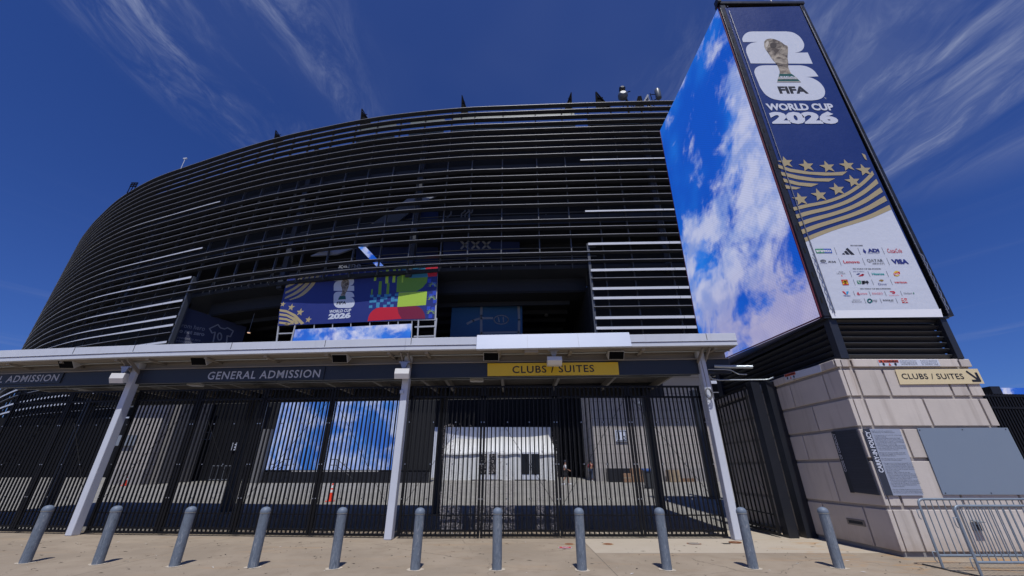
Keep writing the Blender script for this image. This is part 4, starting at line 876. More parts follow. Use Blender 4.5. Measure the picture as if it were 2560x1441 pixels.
for i in range(len(A) - 1):
    f0 = i / (len(A) - 1); f1 = (i + 1) / (len(A) - 1); L = lambda f: tpl.w(*tpl.loc(2080 + (2357 - 2080) * f, 796 - 3 * f), .005)
    mb.poly([A[i], L(f0), L(f1), A[i + 1]])
mb.build('white_field', mat('white banner vinyl', (.60, .635, .72), .45, var=.07, scale=.5, bump=.5), tb)
mb = MB()
for f0, f1 in ((0, .10), (.21, .325), (.43, .55), (.65, .775), (.885, 1.0)):
    for i in range(len(T0) - 1):
        def P(i, f): v = T0[i].lerp(T1[i], f); return tpl.w(*tpl.loc(*s6(v.x, v.y)), .009)
        mb.poly([P(i, f0), P(i, f1), P(i + 1, f1), P(i + 1, f0)])
for top, bot in (([(119, 86), (200, 113), (330, 135), (470, 140), (582, 132)], [(124, 108), (200, 135), (300, 150), (430, 160), (548, 158)]), ([(138, 134), (250, 160), (370, 178), (500, 179)], [(145, 158), (240, 183), (340, 197), (458, 200)]), ([(152, 178), (260, 205), (390, 215)], [(160, 202), (250, 225), (340, 235)]), ([(166, 222), (220, 233), (272, 241)], [(174, 246), (205, 250), (240, 252)])):
    for i in range(len(top) - 1): mb.poly([tpl.w(*tpl.loc(*s6(*p)), .009) for p in (top[i], bot[i], bot[i + 1], top[i + 1])])
TG = mat('tan gold banner print', (.40, .33, .185), .45, var=.05); mb.build('gold_stripes', TG, tb); mb = MB()
for x, y in ((170, 72), (310, 95), (449, 102), (580, 92), (693, 124), (618, 198), (514, 252), (394, 290), (268, 318)): mb = MB(); star(mb, tpl, x, y, .245, .013, 0, R(4), s6); mb.build('gold_star', TG, tb)
mb = MB(); mb.poly([tpl.w(*tpl.loc(*s6(*p)), .013) for p in ((676, 10), (700, 22), (712, 58), (700, 52), (690, 38))])
mb.build('gold_star', TG, tb)
def es(x, y): return 1820 + x / 5.3367, 60 + y / 5.3367
mb = MB(); ppoly(mb, tpl, [es(*p) for p in E2], .006); ppoly(mb, tpl, [es(*p) for p in E6], .006); mb.build('emblem', PAPER, tb)
mb = MB(); ppoly(mb, tpl, [es(*p) for p in smooth_poly(CUP, 1)], .012, 0); ppoly(mb, tpl, [es(*p) for p in BASEC], .013, 1)
ppoly(mb, tpl, [es(*p) for p in ((672, 712), (900, 712), (935, 745), (660, 745))], .016, 2); ppoly(mb, tpl, [es(*p) for p in ((653, 772), (962, 772), (972, 782), (652, 782))], .016, 2)
ppoly(mb, tpl, [es(*p) for p in smooth_poly([(555, 275), (590, 250), (640, 262), (645, 310), (610, 335), (565, 320)], 1)], .015, 3)
ppoly(mb, tpl, [es(*p) for p in smooth_poly([(495, 260), (530, 225), (545, 260), (520, 320), (498, 318)], 1)], .015, 4)
mb.build('cup_print', [CUPM, GRNB, mat('pale band print', (.42, .40, .36), .5), mat('dark cup shade print', (.05, .035, .022), .5), mat('light cup shine print', (.55, .50, .42), .45)], tb)
mb = MB()
def etext(s, x0, y0, x1, y1, yt, off, mi, **k): ptext(mb, tpl, s, *es(x0, y0), *es(x1, y1), es(x0, yt)[1], off, mi, **k)
for a_ in (('FIFA', 690, 928, 1074, 928, 838, .012, 1, .042), ('WORLD CUP', 527, 1156, 1420, 1150, 1070, .012, 0, .045), ('2026', 588, 1326, 1482, 1322, 1186, .012, 0, .065), ('FIFA', 700, 725, 890, 725, 705, .020, 0, .02), ('WORLD CUP', 690, 742, 918, 742, 726, .020, 0, .02), ('TM', 1290, 1010, 1312, 1010, 985, .012, 0, .0)):
    mb = MB(); etext(*a_[:8], bold=a_[8]); mb.build('lettering', [PAPER, INK], tb)
# sponsor logos, as on the printed sheet
SC = [mat('logo ' + n, c, .5, var=.02) for n, c in (('black', (.02, .02, .025)), ('green', (.0, .23, .10)), ('blue', (.02, .09, .42)), ('red', (.55, .015, .03)), ('white', (.8, .8, .82)), ('navy', (.02, .03, .20)), ('teal', (.0, .33, .33)), ('yellow', (.75, .50, .03)), ('grey', (.15, .16, .18)), ('gold', (.30, .19, .05)), ('pink', (.65, .09, .14)), ('cyan', (.03, .32, .62)))]
LC = [(415, 272), (855, 280), (1265, 272), (1685, 268), (495, 465), (915, 465), (1345, 465), (1785, 457), (730, 680), (1050, 680), (1385, 678), (1712, 675), (795, 830), (1110, 828), (1465, 830), (1785, 825), (815, 1030), (1100, 1030), (1378, 1028), (1670, 1025), (1930, 1022), (1010, 1162), (1290, 1158), (1568, 1155), (1852, 1155), (1000, 176), (1185, 590), (1340, 943)]
LB_ = [MB() for _ in LC]; DIV = MB()
def bucket(x, y): return LB_[min(range(len(LC)), key=lambda i: abs(LC[i][0] - x) + 2.2 * abs(LC[i][1] - y))]
def bstroke(pl, pts, *k):
    x = sum(p[0] for p in pts) / len(pts); y = sum(p[1] for p in pts) / len(pts); stroke(bucket((x - 2000) * 7.111, (y - 590) * 7.111), pl, pts, *k)
def lp(x, y): return 2000 + x / 7.111, 590 + y / 7.111
def LS(pts, mi, off=.011): ppoly(bucket(sum(p[0] for p in pts) / len(pts), sum(p[1] for p in pts) / len(pts)), tpl, [lp(*p) for p in pts], off, mi)
def LT(s, x0, y0, x1, yt, mi, off=.014, **k): ptext(bucket((x0 + x1) / 2, (y0 + yt) / 2), tpl, s, *lp(x0, y0), *lp(x1, y0), lp(x0, yt)[1], off, mi, **k)
LT('FIFA PARTNERS', 893, 184, 1112, 167, 0, bold=.03); LT('FIFA WORLD CUP 2026 SPONSORS', 937, 598, 1432, 581, 0, bold=.03); LT('FIFA WORLD CUP 2026 SUPPORTERS', 1070, 951, 1610, 934, 0, bold=.03)
LS([(262, 234), (405, 232), (432, 312), (290, 314)], 1); LS([(405, 232), (545, 232), (570, 312), (432, 312)], 2); LT('aramco', 290, 293, 552, 235, 4, bold=.03)
for a in (((742, 322), (775, 306), (802, 334), (752, 334)), ((778, 285), (812, 264), (882, 335), (826, 335)), ((806, 238), (838, 216), (968, 338), (905, 338))): LS(a, 0)
LS([(1118, 228), (1150, 262), (1172, 283), (1160, 320), (1115, 284)], 5); LT('ADI', 1204, 290, 1410, 232, 5, bold=.05); LT('PREDICTSTREET', 1204, 318, 1414, 302, 5, bold=.01)
LT('Coca', 1558, 302, 1688, 228, 3, bold=.0, shear=.3); LT('-Cola', 1684, 302, 1815, 228, 3, bold=.0, shear=.3); LS([(1600, 312), (1680, 300), (1740, 306), (1680, 305)], 3)
bstroke(tpl, [lp(405 + 44 * math.cos(k * .45), 450 + 20 * math.sin(k * .45)) for k in range(15)], .018, .012, 8); LT('H', 385, 463, 425, 437, 0, bold=.02, shear=.2); LT('HYUNDAI', 355, 496, 480, 483, 5, bold=.02); LT('KIA', 497, 478, 635, 448, 0, bold=.02, shear=.3)
LT('Lenovo', 775, 490, 1060, 438, 3, bold=.015); LT('QATAR', 1195, 470, 1480, 414, 0, bold=-.005); LT('AIRWAYS', 1285, 512, 1502, 480, 0, bold=-.004); LT('VISA', 1640, 496, 1930, 420, 5, bold=.05)
LT('Michelob', 685, 646, 765, 634, 8); LT('ULTRA', 655, 684, 802, 655, 8, bold=-.005); LS([(730, 698), (742, 698), (750, 725), (738, 725)], 3)
LT('BANK OF AMERICA', 938, 641, 1140, 631, 5, bold=.02)
for k in range(3): LS([(1060 + k * 30 - 30, 722 - k * 2), (1075 + k * 30 - 30, 725 - k * 2), (1128 + k * 6, 682 + k * 5), (1100 + k * 6, 678 + k * 4)], 3)
for k in range(3): LS([(992 + k * 18, 692), (1004 + k * 18, 695), (1040 + k * 12, 672), (1026 + k * 12, 670)], 5)
LT('Hisense', 1278, 696, 1495, 661, 6, bold=.03)
ppoly(LB_[11], tpl, [lp(1714 + 58 * math.cos(k * .3927), 675 + 50 * math.sin(k * .3927)) for k in range(16)], .010, 7); LS([(1655, 672), (1765, 640), (1772, 682), (1668, 712)], 3, .013); LT("Lay's", 1676, 700, 1762, 660, 4, .016, bold=.02)
LS([(724, 782), (836, 780), (866, 878), (756, 880)], 3); bstroke(tpl, [lp(*p) for p in ((766, 860), (762, 830), (772, 806), (785, 815), (800, 850), (797, 815), (810, 804), (826, 825), (838, 860))], .035, .014, 7)
LS([(1003, 800), (1068, 797), (1084, 856), (1022, 858)], 1, .011); bstroke(tpl, [lp(*p) for p in ((1020, 815), (1040, 808), (1036, 835), (1060, 845))], .02, .014, 4)
for a in (((1090, 812), (1150, 808)), ((1100, 826), (1146, 824)), ((1120, 806), (1126, 858)), ((1094, 842), (1154, 838)), ((1102, 858), (1140, 850)), ((1160, 818), (1205, 814)), ((1156, 836), (1215, 833)), ((1184, 800), (1192, 860))): bstroke(tpl, [lp(*p) for p in a], .022, .012, 0)
LS([(1400, 795), (1430, 778), (1478, 786), (1480, 800), (1450, 818), (1425, 806), (1398, 808)], 9); LT('Dove', 1396, 880, 1540, 838, 5, bold=-.004); LT('verizon', 1678, 845, 1900, 806, 3, bold=.02)
LS([(740, 990), (778, 990), (822, 1044), (800, 1044)], 3); LS([(815, 1044), (822, 990), (862, 990), (842, 1044)], 11); LT('Valvoline', 768, 1074, 890, 1058, 5, bold=.04)
bstroke(tpl, [lp(*p) for p in ((1010, 1050), (1012, 1020), (1028, 1006), (1040, 1030), (1058, 1050), (1030, 1052), (1022, 1035), (1036, 1028), (1044, 1045))], .014, .012, 10); LT('airbnb', 1066, 1046, 1195, 1012, 10, bold=.0); LT('DIAGEO', 1285, 1046, 1470, 1010, 10, bold=-.004)
LS([(1585, 988), (1665, 985), (1690, 1010), (1672, 1032), (1640, 1030), (1626, 1016), (1660, 1015), (1660, 1004), (1604, 1004)], 3); LT('DOORDASH', 1582, 1068, 1756, 1050, 10, bold=.0); LT('Globant', 1842, 1038, 1996, 1006, 8, bold=.0); bstroke(tpl, [lp(*p) for p in ((2008, 1012), (2020, 1024), (2012, 1036))], .018, .012, 1)
LT('MARRIOTT', 935, 1146, 1064, 1136, 8); LT('BONVOY', 924, 1188, 1102, 1158, 8, bold=-.004); bstroke(tpl, [lp(1232 + 34 * math.cos(k * .42), 1158 + 32 * math.sin(k * .42)) for k in range(16)], .03, .012, 6); LT('PIF', 1285, 1182, 1380, 1136, 8, bold=-.004)
LT('ROCK-IT', 1474, 1158, 1662, 1136, 0, bold=.03); LT('CARGO', 1578, 1174, 1660, 1164, 8); LS([(1790, 1116), (1888, 1114), (1915, 1194), (1815, 1196)], 3); bstroke(tpl, [lp(*p) for p in ((1800, 1138), (1900, 1150))], .02, .014, 4); bstroke(tpl, [lp(*p) for p in ((1812, 1166), (1905, 1176))], .02, .014, 4); bstroke(tpl, [lp(*p) for p in ((1830, 1120), (1862, 1192))], .02, .014, 4)
for a in (((602, 210), (652, 338)), ((1020, 215), (1070, 340)), ((1443, 208), (1500, 332)), ((677, 402), (728, 526)), ((1100, 402), (1152, 526)), ((1532, 398), (1586, 522)), ((876, 630), (916, 732)), ((1198, 632), (1242, 730)), ((1526, 628), (1570, 730)), ((938, 778), (980, 882)), ((1264, 780), (1306, 878)), ((1594, 776), (1640, 874)), ((940, 988), (974, 1072)), ((1218, 988), (1250, 1070)), ((1494, 988), (1530, 1070)), ((1775, 984), (1812, 1068)), ((1132, 1116), (1168, 1204)), ((1412, 1116), (1450, 1200)), ((1692, 1112), (1732, 1198))): stroke(DIV, tpl, [lp(*p) for p in a], .008, .012, 8)
for i_, b_ in enumerate(LB_): b_.build('sponsor_logo' if i_ < 25 else 'heading', SC, tb)
DIV.build('divider_lines', SC, tb)
mb = MB(); mb.poly([tpl.w(*tpl.loc(x, y), .007) for x, y in ((2072, 777), (2351, 773), (2357, 793), (2080, 796))]); mb.build('hem', mat('white hem vinyl', (.82, .83, .87), .45, var=.02), tb)

# ---- signs on the pier
FPL = Plane((0, PY - .002, 0), (1, 0, 0), (0, 0, 1)); LPL = Plane((PX - .002, 0, 0), (0, -1, 0), (0, 0, 1))
ORW = mat('warning orange red', (.62, .10, .045), .5); SGRY = mat('grey sign sheet', (.20, .25, .32), .42, var=.04, scale=1); SDK = mat('dark grey sign sheet', (.035, .04, .055), .42, var=.05); SMID = mat('slate grey sign sheet', (.33, .365, .45), .42, var=.04)
CREAM = mat('cream sign sheet', (.72, .60, .36), .45, var=.03, scale=1)
def board(name, pl, pts, m, label, cat, th=.012, off=.03, group=None):
    q = [pl.w(*pl.loc(x, y), off) for x, y in pts]; e = empty(name, (q[0] + q[2]) / 2, label, cat, group); mb = MB(); mb.prism(q, pl.n * -th); mb.build('sign_board', m, e); return e
e = board('direction_sign', FPL, ((2248, 962), (2458, 960), (2440, 923), (2235, 925)), CREAM, 'cream sign with CLUBS / SUITES and a slanting arrow on the pier front', 'sign')
mb = MB(); ptext(mb, FPL, 'CLUBS / SUITES', 2254, 949, 2408, 948, 935, .034, bold=.012, space=1.08); mb.build('lettering', INK, e)
mb = MB(); stroke(mb, FPL, [(2413, 930), (2440, 949)], .05, .034); stroke(mb, FPL, [(2436, 934), (2446, 953)], .06, .035); stroke(mb, FPL, [(2428, 953), (2446, 953)], .05, .036); mb.build('arrow', INK, e)
def warn(pl, q, label):
    """q: the four corners, bottom left first"""
    e = board('warning_sign', pl, q, PAPER, label, 'sign', .006, .037 if pl is FPL else .037, 'warning signs on the pier top')
    A = [pl.loc(*p) for p in q]
    def m(f, g_):   # along, up
        x = (A[0][0] * (1 - f) + A[1][0] * f) * (1 - g_) + (A[3][0] * (1 - f) + A[2][0] * f) * g_; y = (A[0][1] * (1 - f) + A[1][1] * f) * (1 - g_) + (A[3][1] * (1 - f) + A[2][1] * f) * g_; return x, y
    def quad(mb, f0, f1, g0, g1, o, mi): mb.poly([pl.w(*m(f0, g0), o), pl.w(*m(f1, g0), o), pl.w(*m(f1, g1), o), pl.w(*m(f0, g1), o)], mi)
    mb = MB(); quad(mb, .01, .335, .56, .97, .041, 0); mb.build('warning_band', ORW, e)
    mb = MB(); a, b = m(.09, .62), m(.325, .92); text(mb, pl, 'WARNING', a[0], a[1], b[0], b[1], .045, 0, bold=.03)
    c = m(.05, .62); mb.poly([pl.w(c[0] - .03, c[1], .045), pl.w(c[0] + .03, c[1], .045), pl.w(c[0], c[1] + .06, .045)], 0)
    for f in (.075, .27): c = m(f, .1); mb.poly([pl.w(c[0] - .018, c[1], .043), pl.w(c[0] + .018, c[1], .043), pl.w(c[0] + .018, c[1] + .035, .043), pl.w(c[0] - .018, c[1] + .035, .043)]); mb.poly([pl.w(c[0] - .04, c[1] + .03, .044), pl.w(c[0] + .04, c[1] + .03, .044), pl.w(c[0], c[1] + .075, .044)])
    c = m(.172, .1); mb.poly([pl.w(c[0] - .035, c[1], .043), pl.w(c[0] + .035, c[1], .043), pl.w(c[0], c[1] + .07, .043)], 1)
    for col, rows in ((.36, ('Use caution when near this structure', 'and keep this area clear at all times.', 'DO NOT ENTER OR CLIMB UPON THE TOWER', 'UNAUTHORIZED PERSONNEL KEEP OUT')), (.70, ('Be careful of the edge of this panel', 'and keep hands off all of its parts.', 'Report any damage that you may see', 'to stadium staff'))):
        for r, s in enumerate(rows): a, b = m(col, .80 - r * .2), m(col + .27, .90 - r * .2); text(mb, pl, s, a[0], a[1], b[0], b[1], .043, 0, bold=.01, res=1)
    mb.build('lettering', [INK, ORW], e)
warn(FPL, ((2196, 917), (2348, 916), (2341, 900), (2190, 901)), 'white strip sign with orange WARNING band on the sunlit pier front')
warn(LPL, ((1968, 952), (2057, 930), (2053, 913), (1963, 937)), 'white strip sign with orange WARNING band on the shaded left pier side')
e = board('blank_panel', FPL, ((2355, 1237), (2600, 1237), (2515, 1070), (2290, 1071)), SGRY, 'large blank blue grey panel on the pier front', 'panel', .02, .03)
mb = MB()
for x, y in ((2296, 1076), (2402, 1075), (2510, 1074), (2360, 1233), (2474, 1233)): a, b = FPL.loc(x, y); mb.lathe(FPL.w(a, b, .03), [(.012, 0), (.012, .006)], 8, axis=(0, -1, 0))
mb.build('screws', INK, e)
CIP = ['Guests are welcome to carry-in the', 'following items into MetLife Stadium:', '', '• Clear bags that are 12" x 6" x 12" or less in size', '  (1 bag per person)', '• Small purses/handbags (clutch-type bags)', '  that are 4.5" x 6.5" or less in size (1 per person)', '• Food of any kind that is contained in a clear plastic bag',
       '• Factory sealed, plastic bottles of water or soft drinks', '  that are 20 oz. or less in size', '• Still photography cameras with a lens that is', '  6" or less in length (no camcorders or cases)', '• Hand-carried posters, banners, or other items, which', '  may be rolled down or searched', '', 'All bags and other permissible items will', 'be subject to multiple screenings prior to', 'entering MetLife Stadium.', '', 'The following items are not permitted to', 'be carried into MetLife Stadium:', '',
       '• Any type of non-clear bag exceeding 4.5" x 6.5"', '  in size including purses/handbags, camera or', '  binocular cases, backpacks, fanny packs, diaper bags', '• Seat cushions of any size except those for medical needs', '• Glass bottles, cans, coolers of any kind, thermoses', '• Alcohol of any kind', '• Banners, signs or flags of any size', '• Umbrellas, strollers, laser pointers, and balls of any', '  kind including but not limited to footballs', '• Single-purpose video cameras or still photography', '  cameras with a lens larger than 6"', '• Weapons, any item that may be used as a projectile', '  or item that is deemed dangerous by stadium management', '• Any animal with the exception of a service animal', '• Any other item deemed inappropriate by', '  stadium management', '', 'The team at MetLife Stadium sincerely appreciates', 'your assistance and cooperation with following these policies.', 'We hope that you enjoy your visit to MetLife Stadium!']
def policy(name, pl, q, strip_w, title, rows, base, side_m, ink, tcol, label, tf):
    e = board(name, pl, q, base, label, 'sign', .015, .03); A = [pl.loc(*p) for p in q]; a0 = min(A[0][0], A[3][0]); a1 = max(A[1][0], A[2][0]); b0 = (A[0][1] + A[1][1]) / 2; b1 = (A[3][1] + A[2][1]) / 2; w = a1 - a0; h = b1 - b0
    mb = MB(); s = w * strip_w; mb.poly([pl.w(a0, b0, .034), pl.w(a0 + s, b0, .034), pl.w(a0 + s, b1, .034), pl.w(a0, b1, .034)]); mb.build('title_strip', side_m, e)
    mb = MB(); text(mb, pl, title, a0 + s * .22, b0 + h * tf, a0 + s * .84, b1 - h * .035, .038, 0, bold=.035, rot=True)
    mb.build('title_lettering', [tcol, ink], e); mb = MB(); rh = h * .95 / len(rows)
    for r, t in enumerate(rows):
        if not t.strip(): continue
        ind = .03 if t.startswith(' ') else 0; y = b1 - h * .02 - (r + 1) * rh; ln = min(w * (1 - strip_w) * .94 - ind, len(t.strip()) * rh * .46); text(mb, pl, t.strip(), a0 + s + w * .03 + ind, y + rh * .2, a0 + s + w * .03 + ind + ln, y + rh * .80, .036, 1, bold=.0, res=1)
    mb.build('lettering', [tcol, ink], e)
policy('policy_sign', FPL, ((2211, 1239), (2306, 1239), (2246, 1073), (2155, 1073)), .19, 'CARRY-IN POLICY', CIP, SMID, SDK, INK, PAPER, 'pale grey sign titled CARRY-IN POLICY with many text rows, on the pier front', .33)
COC = ['Event patrons and staff are expected to', 'maintain a courteous and respectful manner.', '', 'The following will not be tolerated:', ''] + ['Behavior that is unruly, disruptive or illegal in nature', 'Intoxication or other signs of alcohol impairment', 'Foul or abusive language or obscene gestures', 'Interference with the progress of the event', 'Failing to follow instructions of stadium personnel', 'Verbal or physical harassment of other guests', ''] * 5 + ['Patrons are responsible for their conduct.']
policy('conduct_sign', LPL, ((2129, 1230), (2203, 1239), (2143, 1073), (2083, 1079)), .16, 'CODE OF CONDUCT', COC, SDK, mat('near black sign sheet', (.018, .02, .027), .45), INK, mat('dimmed white print', (.42, .43, .47), .5), 'dark sign titled CODE OF CONDUCT on the shaded left side of the pier', .33)
# recessed light on the left side and covered outlet on the front
a, b = LPL.loc(2140, 1306); e = empty('recessed_light', LPL.w(a, b, 0), 'low slot shaped recessed light on the shaded side of the pier', 'light'); mb = MB(); mb.box(PX - .012, -a - .26, b - .065, PX + .02, -a + .26, b + .065); mb.build('frame', mat('dull bronze trim', (.20, .18, .165), .5, .3), e, .005)
mb = MB(); mb.box(PX - .016, -a - .20, b - .03, PX - .008, -a + .20, b + .03); mb.build('lens', mat('dark lens', (.03, .035, .04), .2), e)
a, b = FPL.loc(2437, 1315); e = empty('outlet_box', FPL.w(a, b, 0), 'small grey outlet with its lid open on the pier front behind the barriers', 'outlet'); mb = MB(); mb.box(a - .075, PY - .05, b - .09, a + .075, PY, b + .07); mb.build('box', mat('grey cast outlet', (.22, .24, .25), .5), e, .005)
mb = MB(); mb.box(a - .05, PY - .056, b - .07, a + .06, PY - .048, b + .02); mb.build('sockets', INK, e); mb = MB(); mb.obox((a, PY - .10, b + .09), (.08, 0, 0), (0, .07, .012), (0, -.001, .006)); mb.build('lid', mat('grey cast outlet', (.22, .24, .25), .5), e)

# ------------------------------------------------------------------ bollards
BP = [(50, 1410), (233, 1413), (427, 1418), (625, 1421), (830, 1424), (1035, 1427), (1242, 1427), (1457, 1428), (1672, 1427), (1890, 1424), (2107, 1423)]
BL = ['grey steel bollard at the left end of the row, rust stain by its foot', 'grey steel bollard second from the left end, right of the left slanting column', 'grey steel bollard third from the left end of the row', 'grey steel bollard fourth from the left end, pale patch by its foot', 'grey steel bollard directly left of the middle canopy column, below an orange cone',
      'grey steel bollard directly right of the middle canopy column', 'grey steel bollard in front of the worn mesh strips, middle of the row', 'grey steel bollard beside the red oval sticker on the pavement', 'grey steel bollard directly left of the right canopy column', 'grey steel bollard directly right of the right canopy column, rust stain by its foot', 'grey steel bollard in front of the stone pier, right end of the row']
HALO = mat('pale grout ring', (.50, .43, .34), .9, var=.2, scale=12); CAPM = mat('blue grey bollard cap', (.15, .185, .235), .5, var=.15, spec=.35)
p = ground(*BP[0]); p.y += .08; bol = empty('bollard', p, BL[0], 'bollard', 'row of grey steel bollards'); r = .086
mb = MB(); mb.lathe(p, [(r, 0), (r, .86)], 28); mb.build('post', GALV, bol)
mb = MB(); mb.lathe(p, [(r + .004, .863), (r + .006, .868), (r + .005, .90), (r * .9, .932), (r * .62, .953), (r * .25, .963), (.002, .965)], 28); mb.build('cap', CAPM, bol)
mb = MB(); mb.lathe(p, [(r + .002, .855), (r + .006, .857), (r + .006, .862), (r, .863)], 28); mb.build('cap_seam', mat('pale caulk', (.34, .33, .28), .8), bol)
mb = MB(); k = 22; mb.poly([p + Vector(((r + .05 + .03 * random.random()) * math.cos(a * 2 * math.pi / k), (r + .03 + .03 * random.random()) * math.sin(a * 2 * math.pi / k), .004)) for a in range(k)]); mb.build('grout_ring', HALO, bol)
for q, l in list(zip(BP, BL))[1:]:
    w = ground(*q); w.y += .08; c = clone(bol, w - p, l)
    for ch in c.children:
        ch.rotation_euler.z = random.uniform(0, 6)
    c.rotation_euler = (R(random.uniform(-.6, .6)), R(random.uniform(-.6, .6)), 0)
bol.children[0].rotation_euler.z = 1.0

# ------------------------------------------------------------------ crowd barriers
BT = mat('dull galvanised barrier tube', (.22, .265, .31), .42, .2, var=.2, scale=8)
def barrier(x, y, L, h, lean, label):
    root = empty('crowd_barrier', (x, y, 0), label, 'barrier', 'crowd barriers by the pier'); rr = .021; R_ = .085
    def P(a, b): return Vector((x + a, y + lean * b, b))
    pts = [P(0, .02)] + [P(0, h - R_)] + [P(R_ - R_ * math.cos(t), h - R_ + R_ * math.sin(t)) for t in (R(30), R(60), R(90))] + [P(L - R_, h)] + [P(L - R_ + R_ * math.sin(t), h - R_ + R_ * math.cos(t)) for t in (R(30), R(60), R(90))] + [P(L, .02)]
    mb = MB(); mb.path(pts, rr, 12); mb.build('frame', BT, root)
    mb = MB(); mb.tube(P(.015, .205), P(L - .015, .205), rr, n=12); mb.build('bottom_rail', BT, root)
    k = int(L / .115)
    for i in range(1, k): 
        mb = MB(); mb.tube(P(L * i / k, .21), P(L * i / k, h - .01), .0085, n=8); mb.build('upright_bar', BT, root)
    for s in (.0, L):
        mb = MB(); mb.bar(P(s, .018) + Vector((0, -.40, -.008)), P(s, .018) + Vector((0, .38, -.008)), .05, .012); mb.build('foot', mat('dark steel foot', (.04, .045, .05), .5), root)
    for z in (h - .18, .26):
        mb = MB(); mb.path([P(0, z), P(-.085, z + .005), P(-.085, z - .12), P(-.06, z - .15)], .0085, 8); mb.build('hook', BT, root)
barrier(7.66, 8.44, 2.5, 1.10, 0, 'grey steel crowd barrier nearer the stone pier, partly behind the other barrier')
barrier(7.72, 7.86, 2.5, 1.03, 0, 'grey steel crowd barrier in front of the other one, cut by the right photo edge')

# ------------------------------------------------------------------ marks and covers on the pavement
RUST = mat('rusted iron', (.22, .085, .035), .9, var=.35, scale=30); RSTN = mat('rust stained pavement', (.42, .27, .14), .9, var=.15, scale=9)
def disc(c, rx, ry, z, k=24, j=.06): return [Vector((c.x + rx * (1 + random.uniform(-j, j)) * math.cos(a * 2 * math.pi / k), c.y + ry * (1 + random.uniform(-j, j)) * math.sin(a * 2 * math.pi / k), z)) for a in range(k)]
for (px, py), rr, m, l in (((1423, 1361), .10, RUST, 'small round rusty floor cover just behind the red oval sticker'), ((1520, 1361), .105, RUST, 'small round rusty floor cover second from the left, on the lighter strip'), ((1735, 1360), .135, mat('grey iron cover', (.24, .21, .18), .8, var=.25, scale=20), 'larger round grey floor cover with a rusty rim near the right column')):
    c = ground(px, py); e = empty('floor_cover', c, l, 'cover'); mb = MB(); mb.poly(disc(c, rr * 1.25, rr * 1.2, .004)); mb.build('rust_ring', RSTN if m is RUST else RUST, e); mb = MB(); mb.lathe(c, [(rr, .0), (rr, .007), (rr * .93, .010)], 24); mb.build('lid', m, e)
c = ground(1838, 1358); mb = MB(); mb.path([c + Vector((.14 * math.cos(a * .42), .10 * math.sin(a * .42), .014)) for a in range(15)], .012, 6, closed=True); tag(mb.build('rusty_hoop', RUST), 'thin rusty iron hoop lying by the foot of the right column', 'hoop')
c = ground(1818, 1360); tag(MB().box(c.x - .10, c.y - .05, 0, c.x + .06, c.y + .02, .012).build('floor_slot', INK, None, .003), 'small flat black strip lying beside the rusty hoop', 'strip')
mb = MB()
for q, rx, ry in (((70, 1424), .22, .06), ((1858, 1420), .28, .10), ((2135, 1432), .2, .05), ((1815, 1362), .42, .14), ((1885, 1432), .3, .06)):
    mb.poly(disc(ground(*q), rx, ry, .003, 26, .25))
c = ground(1413, 1370); e = empty('floor_sticker', c, 'small red oval sticker with white lettering on the pavement', 'sticker'); mb = MB(); mb.poly(disc(c, .155, .125, .004, 28, 0)); mb.build('border', PAPER, e); mb = MB(); mb.poly(disc(c, .138, .108, .008, 28, 0)); mb.build('disc', mat('red sticker', (.60, .03, .04), .6), e)
fl_ = Plane(c, (1, 0, 0), (0, 1, 0)); mb = MB(); text(mb, fl_, 'SCAN', -.075, .015, .075, .07, .012, bold=.03); mb.build('lettering', PAPER, e); mb = MB(); text(mb, fl_, 'HERE', -.075, -.075, .075, -.02, .012, bold=.03); mb.build('lettering', PAPER, e)

# ------------------------------------------------------------------ the plaza behind the gates
def cone(px, py, h, label):
    p = ground(px, py); e = empty('traffic_cone', p, label, 'cone', 'orange cones on the plaza'); OR = mat('fluorescent orange plastic', (.85, .06, .02), .5, var=.05); s = h / .9
    mb = MB(); mb.box(p.x - .19 * s, p.y - .19 * s, p.z, p.x + .19 * s, p.y + .19 * s, p.z + .035); mb.build('base', OR, e)
    mb = MB(); f = lambda z: (.14 - .11 * z / .9) * s; mb.lathe(p, [(f(.03), .03 * s), (f(.9), .9 * s)], 20); mb.build('body', OR, e)
    for z0, z1 in ((.44, .58), (.66, .80)): mb = MB(); mb.lathe(p, [(f(z0) + .004, z0 * s), (f(z1) + .004, z1 * s)], 20); mb.build('reflective_band', mat('white cone band', (.8, .8, .8), .4), e)
cone(825, 1254, .80, 'orange cone with two white bands, left of the middle column'); cone(310, 1215, .84, 'orange cone farther back, right of the left slanting column')
# big ground screen
a = ground(700, 1208); Ys = 37.6; TL, TRr, BRr, BLl = (at(x, y, Ys) for x, y in ((695, 975), (1000, 975), (1000, 1176), (663, 1176)))
e = empty('ground_screen', (BLl.x, Ys, gz(Ys)), 'large lit ground level screen of blue sky and clouds behind the gates', 'screen')
mb = MB(); mb.prism([BLl, BRr, Vector((BRr.x, Ys, 9.2)), Vector((BLl.x, Ys, 9.2))], (0, .4, 0)); mb.build('display', screen_mat('plaza video picture', 0, .42, 21.0, .52, (0, 0, 0), .95, deep=(.02, .13, .58), mid=(.05, .25, .72), white=(.42, .50, .78)), e)
mb = MB(); mb.box(BLl.x - .2, Ys - .15, gz(Ys) + 1.0, BRr.x + 2.6, Ys + .6, BLl.z - .02); mb.build('support_beam', BLACK, e); mb = MB(); mb.box(BLl.x, Ys - .3, gz(Ys) - .1, BRr.x + 2.6, Ys + .6, gz(Ys) + .85); mb.build('plinth', BLACK, e); mb = MB(); mb.box(BRr.x + .1, Ys + .1, gz(Ys) + .8, BRr.x + 2.6, Ys + .6, 9.0); mb.build('side_panel', DARK, e); mb = MB(); mb.box(BLl.x - 1.7, Ys + .2, gz(Ys), BLl.x - .05, Ys + .6, 9.4); mb.build('side_panel', DARK, e)
